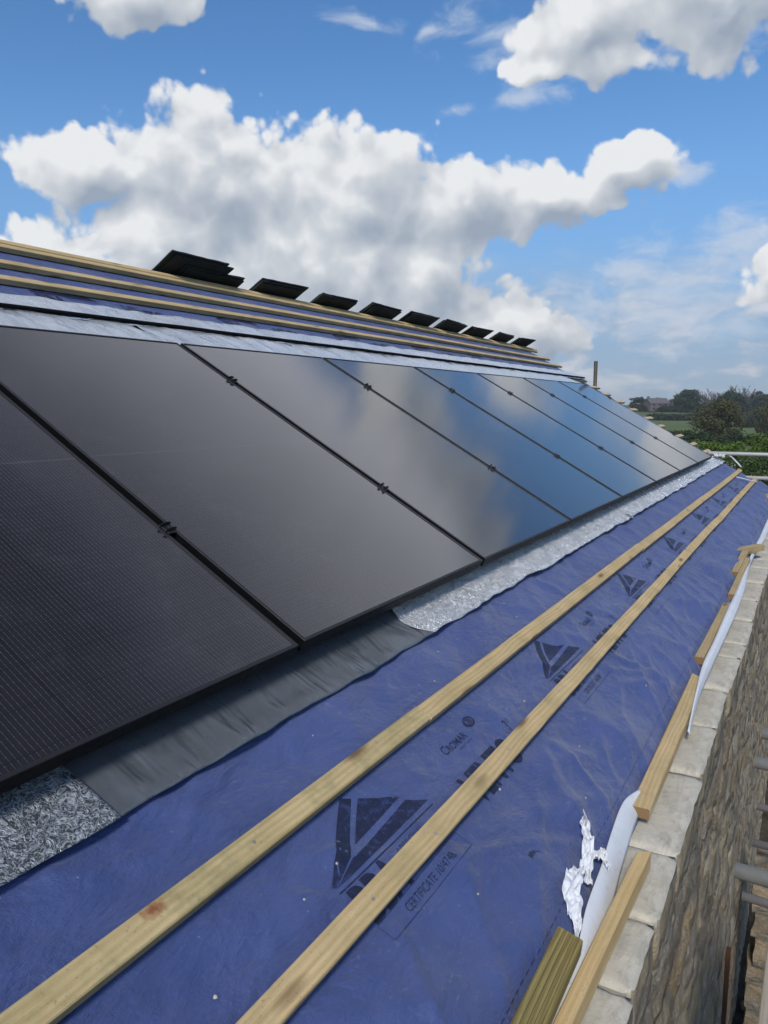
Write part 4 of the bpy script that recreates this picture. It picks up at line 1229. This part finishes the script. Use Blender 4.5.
# gable ends on +-y
for s in (-1, 1):
    vs_ = [bm.verts.new((-4, s*5.5, 4.6)), bm.verts.new((4, s*5.5, 4.6)), bm.verts.new((0, s*5.5, 7.0))]
    bm.faces.new(vs_)
bm_obj('wall', bm, M['brickfar'], fh)
v = [(-4.4, -5.8, 4.35), (0, -5.8, 7.15), (4.4, -5.8, 4.35), (-4.4, 5.8, 4.35), (0, 5.8, 7.15), (4.4, 5.8, 4.35),
     (-4.4, -5.8, 4.15), (0, -5.8, 6.95), (4.4, -5.8, 4.15), (-4.4, 5.8, 4.15), (0, 5.8, 6.95), (4.4, 5.8, 4.15)]
f = [(0, 1, 4, 3), (1, 2, 5, 4), (6, 9, 10, 7), (7, 10, 11, 8), (0, 6, 7, 1), (1, 7, 8, 2), (3, 4, 10, 9), (4, 5, 11, 10), (0, 3, 9, 6), (2, 8, 11, 5)]
rf = mesh_obj('roof', v, f, M['tilefar'], fh)
bm = bmesh.new(); add_box(bm, -.5, .5, 4.2, 5.2, 6.2, 8.0); bm_obj('chimney', bm, M['brickfar'], rf)
for (yy, zz) in ((-3.4, 1.0), (0, 1.0), (3.4, 1.0), (-3.4, 3.0), (0, 3.0), (3.4, 3.0)):
    bm = bmesh.new(); add_box(bm, -4.06, -3.96, yy-.55, yy+.55, zz, zz+1.1); bm_obj('window', bm, M['glassfar'], fh)

# ------------------------------------------------------------------ haze
bm = bmesh.new(); add_box(bm, -700, 1500, -900, 1300, -9.5, 24)
hm = bpy.data.materials.new('haze'); hm.use_nodes = True; t = NT(hm.node_tree); t.n.clear()
pv = t.node('ShaderNodeVolumePrincipled'); pv.inputs['Color'].default_value = (.80, .87, 1.0, 1); pv.inputs['Density'].default_value = .00028; pv.inputs['Anisotropy'].default_value = .2
mo = t.node('ShaderNodeOutputMaterial'); t.l.new(pv.outputs[0], mo.inputs['Volume'])
tag(bm_obj('haze', bm, hm), kind='stuff')

# ------------------------------------------------------------------ world: sky and clouds
world = bpy.data.worlds.new('World'); scene.world = world; world.use_nodes = True
t = NT(world.node_tree); t.n.clear()
SUN_EL, SUN_AZ = 40.0, 196.0            # azimuth measured from +X, counter-clockwise
sky = t.node('ShaderNodeTexSky', sky_type='NISHITA'); sky.sun_disc = False
sky.sun_elevation = R_(SUN_EL); sky.sun_rotation = R_(90-SUN_AZ)
sky.air_density = 1.0; sky.dust_density = .35; sky.ozone_density = 2.2; sky.altitude = 80
tc = t.node('ShaderNodeTexCoord'); dirv = t.vmath('NORMALIZE', tc.outputs['Generated'])
BL = [  # azimuth, elevation, half widths (degrees)
    (49.5, 15.2, 7.8, 3.6), (41.0, 15.2, 9.5, 7.4), (31.5, 14.2, 11.0, 7.0), (34.0, 10.0, 12.5, 8.5), (24.0, 14.2, 7.5, 4.4),
    (17.0, 14.6, 7.0, 2.9), (12.2, 16.0, 4.4, 2.1), (27.5, 9.0, 8.5, 6.4), (21.0, 5.2, 7.5, 4.0),
    (54.0, 7.8, 13.5, 5.4), (45.0, 11.0, 8.5, 5.0),
    (7.5, 26.0, 11.5, 7.2), (16.0, 24.2, 6.0, 4.6), (18.6, 22.0, 4.0, 1.6), (46.5, 25.8, 6.0, 3.4),
    (.0, 9.0, 7.5, 4.0), (14.5, 22.0, 5.0, 2.2),
    # overhead cloud bank that the panels mirror
    # behind and beside
    (-50., 28., 30., 14.), (110., 26., 26., 15.), (180., 30., 30., 14.), (-130., 22., 24., 9.),
]
WISP = [(18.5, 21.8, 4.0, 2.2), (9.0, 15.4, 3.0, .8), (19.5, 20.4, 3.0, 1.2), (11.5, 8.3, 3.0, 1.8), (15.8, 5.4, 3.0, 1.6), (8.0, 6.6, 9.0, 4.4), (6.0, 9.8, 7.5, 3.4), (3.0, 26.0, 14., 5.), (21.0, 24.0, 5.0, 2.2), (23.5, 20.2, 2.2, .8), (30.5, 25.4, 4.5, .8), (10.5, 6.5, 8.0, 3.4), (26., 24.4, 3., .6)]
def azel(vec):
    s = t.sep(vec)
    az = t.math('MULTIPLY', t.math('ARCTAN2', s[1], s[0]), 57.29578)
    el = t.math('MULTIPLY', t.math('ARCSINE', s[2]), 57.29578)
    c = t.node('ShaderNodeCombineXYZ'); t.put(c.inputs[0], az); t.put(c.inputs[1], el)
    return c.outputs[0]
def blobs(ae, L, k=.30):
    acc = None
    for (a, e, ra, re) in L:
        v = t.vmath('MULTIPLY', t.vmath('SUBTRACT', ae, (a, e, 0)), (1/ra, 1/re, 0))
        d = t.vmath('LENGTH', v)
        acc = d if acc is None else t.math('SMOOTH_MIN', acc, d, k)
    return t.math('SUBTRACT', 1.0, acc)
w1 = t.node('ShaderNodeTexNoise'); t.put(w1.inputs['Vector'], dirv); w1.inputs['Scale'].default_value = 8; w1.inputs['Detail'].default_value = 3
w0 = t.vmath('SUBTRACT', w1.outputs['Color'], (.5, .5, .5))
def density(vec, det, vdet):
    ae = azel(vec)
    d = blobs(t.vmath('ADD', ae, t.vmath('MULTIPLY', w0, (5.0, 3.0, 0))), BL)
    f = t.noise(vec, 14, det, .56, .15)
    pf = t.voronoi(t.vmath('ADD', vec, t.vmath('MULTIPLY', w0, (.06, .06, .06))), 22, detail=vdet)
    puff = t.math('SUBTRACT', .40, pf)
    return d, f, puff, ae
dd, f0, puff0, ae = density(dirv, 7, 2.0)
offv = t.vmath('NORMALIZE', t.vmath('ADD', dirv, (-.003, .014, .030)))
dd1, f1, puff1, _a = density(offv, 3, 1.0)
def comb(d, f, pf, a, b): return t.math('ADD', d, t.math('ADD', t.math('MULTIPLY', t.math('SUBTRACT', f, .5), a), t.math('MULTIPLY', pf, b)))
d0 = comb(dd, f0, puff0, .70, .40)
r0 = comb(dd, f0, puff0, .38, .34); r1 = comb(dd1, f1, puff1, .38, .34)
alpha = t.math('MULTIPLY', t.maprange(d0, .05, .20, 0, 1, True), t.maprange(dd, -.13, -.04, 0, 1))
relief = t.math('SUBTRACT', r0, r1)
body = t.maprange(d0, .10, .75, 1, 0)          # thin rims pass more light than the thick middle
soft = t.noise(dirv, 4.5, 3, .5)
lit = t.math('ADD', t.math('MULTIPLY', relief, 1.7), t.math('MULTIPLY', body, .36))
lit = t.math('ADD', lit, t.math('MULTIPLY', t.math('SUBTRACT', soft, .5), .9))
lit = t.math('ADD', lit, .37)
lit = t.maprange(lit, -.10, .95, 0, 1)
cl = t.ramp(lit, [(0, (.33, .39, .48)), (.35, (.45, .50, .57)), (.68, (.60, .635, .68)), (1, (.84, .855, .87))])
el_s = t.sep(ae)[1]
wd = blobs(t.vmath('ADD', ae, t.vmath('MULTIPLY', w0, (10., 5., 0))), WISP)
wn = t.noise(t.mapping(dirv, (1, 1, 2.2)), 16, 9, .62, .5)
wa = t.maprange(t.math('ADD', wd, t.math('MULTIPLY', t.math('SUBTRACT', wn, .5), 2.6)), .1, 1.1, 0, .72, True)
# broken veil of low far clouds
veil_n = t.noise(t.mapping(dirv, (1, 1, 2.6)), 15, 8, .58, .3)
veil = t.math('MULTIPLY', t.maprange(veil_n, .36, .64, 0, .75, True), t.math('MULTIPLY', t.maprange(el_s, 0, 3, .3, 1, True), t.maprange(el_s, 6, 12, 1, 0, True)))
hs = t.node('ShaderNodeHueSaturation'); t.put(hs.inputs['Color'], sky.outputs[0])
hs.inputs['Saturation'].default_value = 1.24; hs.inputs['Hue'].default_value = .503
SKY_STR = .14
skyc = t.mix(1.0, hs.outputs[0], (SKY_STR, SKY_STR, SKY_STR), 'MULTIPLY')
skyc.node.clamp_result = False
low = t.maprange(el_s, 2, 22, .92, 0, True)
skyc = t.mix(low, skyc, t.mix(t.maprange(el_s, 0, 12, 0, 1), (.30, .41, .55), (.16, .32, .62)))
c = t.mix(veil, skyc, t.mix(t.maprange(veil_n, .50, .70), (.40, .48, .60), (.74, .73, .74)))
c = t.mix(wa, c, (.58, .65, .76))
c = t.mix(t.math('MULTIPLY', alpha, .98), c, cl)
# broad grey bank high over the building
bn = t.math('MULTIPLY', t.math('SUBTRACT', t.noise(dirv, 4.0, 6, .55, .3), .5), 16.0)
az_s = t.sep(ae)[0]; elb = t.math('ADD', el_s, bn)
tilt = t.math('MULTIPLY', t.maprange(az_s, 20, 45, 0, 1, True), 2.0)
bank = t.math('MULTIPLY', t.maprange(t.math('SUBTRACT', elb, tilt), 25.0, 28.5, 0, 1, True), t.maprange(elb, 44, 54, 1, 0, True))
bank = t.math('MULTIPLY', bank, t.math('MULTIPLY', t.maprange(az_s, -40, -10, 0, 1, True), t.maprange(az_s, 80, 110, 1, 0, True)))
bc = t.mix(t.maprange(t.math('ADD', el_s, t.math('MULTIPLY', bn, .5)), 27, 43), (.95, .98, 1.08), (.27, .29, .36))
added_cloud = t.math('MULTIPLY', t.maprange(elb, 43, 53, 0, 1, True), t.math('MULTIPLY', t.maprange(az_s, -75, -35, 0, 1, True), t.maprange(az_s, 100, 130, 1, 0, True)))  # unseen dark cloud added overhead to darken what the near panels mirror
c = t.mix(added_cloud, c, (.075, .088, .125))
c = t.mix(bank, c, bc)
below = t.math('LESS_THAN', el_s, -1.5)
c = t.mix(below, c, (.06, .075, .04))
bg = t.node('ShaderNodeBackground'); t.put(bg.inputs[0], c); bg.inputs[1].default_value = 1.0
out = t.node('ShaderNodeOutputWorld'); t.l.new(bg.outputs[0], out.inputs[0])
world.cycles.sampling_method = 'MANUAL'; world.cycles.sample_map_resolution = 256

# ------------------------------------------------------------------ sun
sl = bpy.data.lights.new('sun', 'SUN'); sl.energy = 3.0; sl.angle = R_(10); sl.color = (1, .95, .88)
so = bpy.data.objects.new('sun', sl); COL.objects.link(so)
sd = Vector((math.cos(R_(SUN_EL))*math.cos(R_(SUN_AZ)), math.cos(R_(SUN_EL))*math.sin(R_(SUN_AZ)), math.sin(R_(SUN_EL))))
so.rotation_euler = sd.to_track_quat('Z', 'Y').to_euler(); so.location = (0, 0, 20)

# ------------------------------------------------------------------ camera
cam = bpy.data.cameras.new('camera'); co = bpy.data.objects.new('camera', cam); COL.objects.link(co)
cam.sensor_fit = 'VERTICAL'; cam.sensor_height = 36; cam.lens = F_PX/1024*36
cam.clip_start = .02; cam.clip_end = 6000
fwd = Vector((math.cos(YAW)*math.cos(PITCH), math.sin(YAW)*math.cos(PITCH), -math.sin(PITCH)))
rt = Vector((math.sin(YAW), -math.cos(YAW), 0)); up = rt.cross(fwd)
co.matrix_world = Matrix((rt, up, -fwd)).transposed().to_4x4()
scene.camera = co

vs_ = scene.view_settings
vs_.view_transform = 'Standard'; vs_.look = 'None'; vs_.gamma = 1; vs_.exposure = 0.0
vs_.use_curve_mapping = False
cy = scene.cycles
cy.use_adaptive_sampling = True; cy.adaptive_threshold = .02; cy.adaptive_min_samples = 16
cy.use_denoising = True
cy.max_bounces = 6; cy.diffuse_bounces = 3; cy.glossy_bounces = 3; cy.transmission_bounces = 2; cy.transparent_max_bounces = 4
cy.caustics_reflective = False; cy.caustics_refractive = False
cy.time_limit = 900
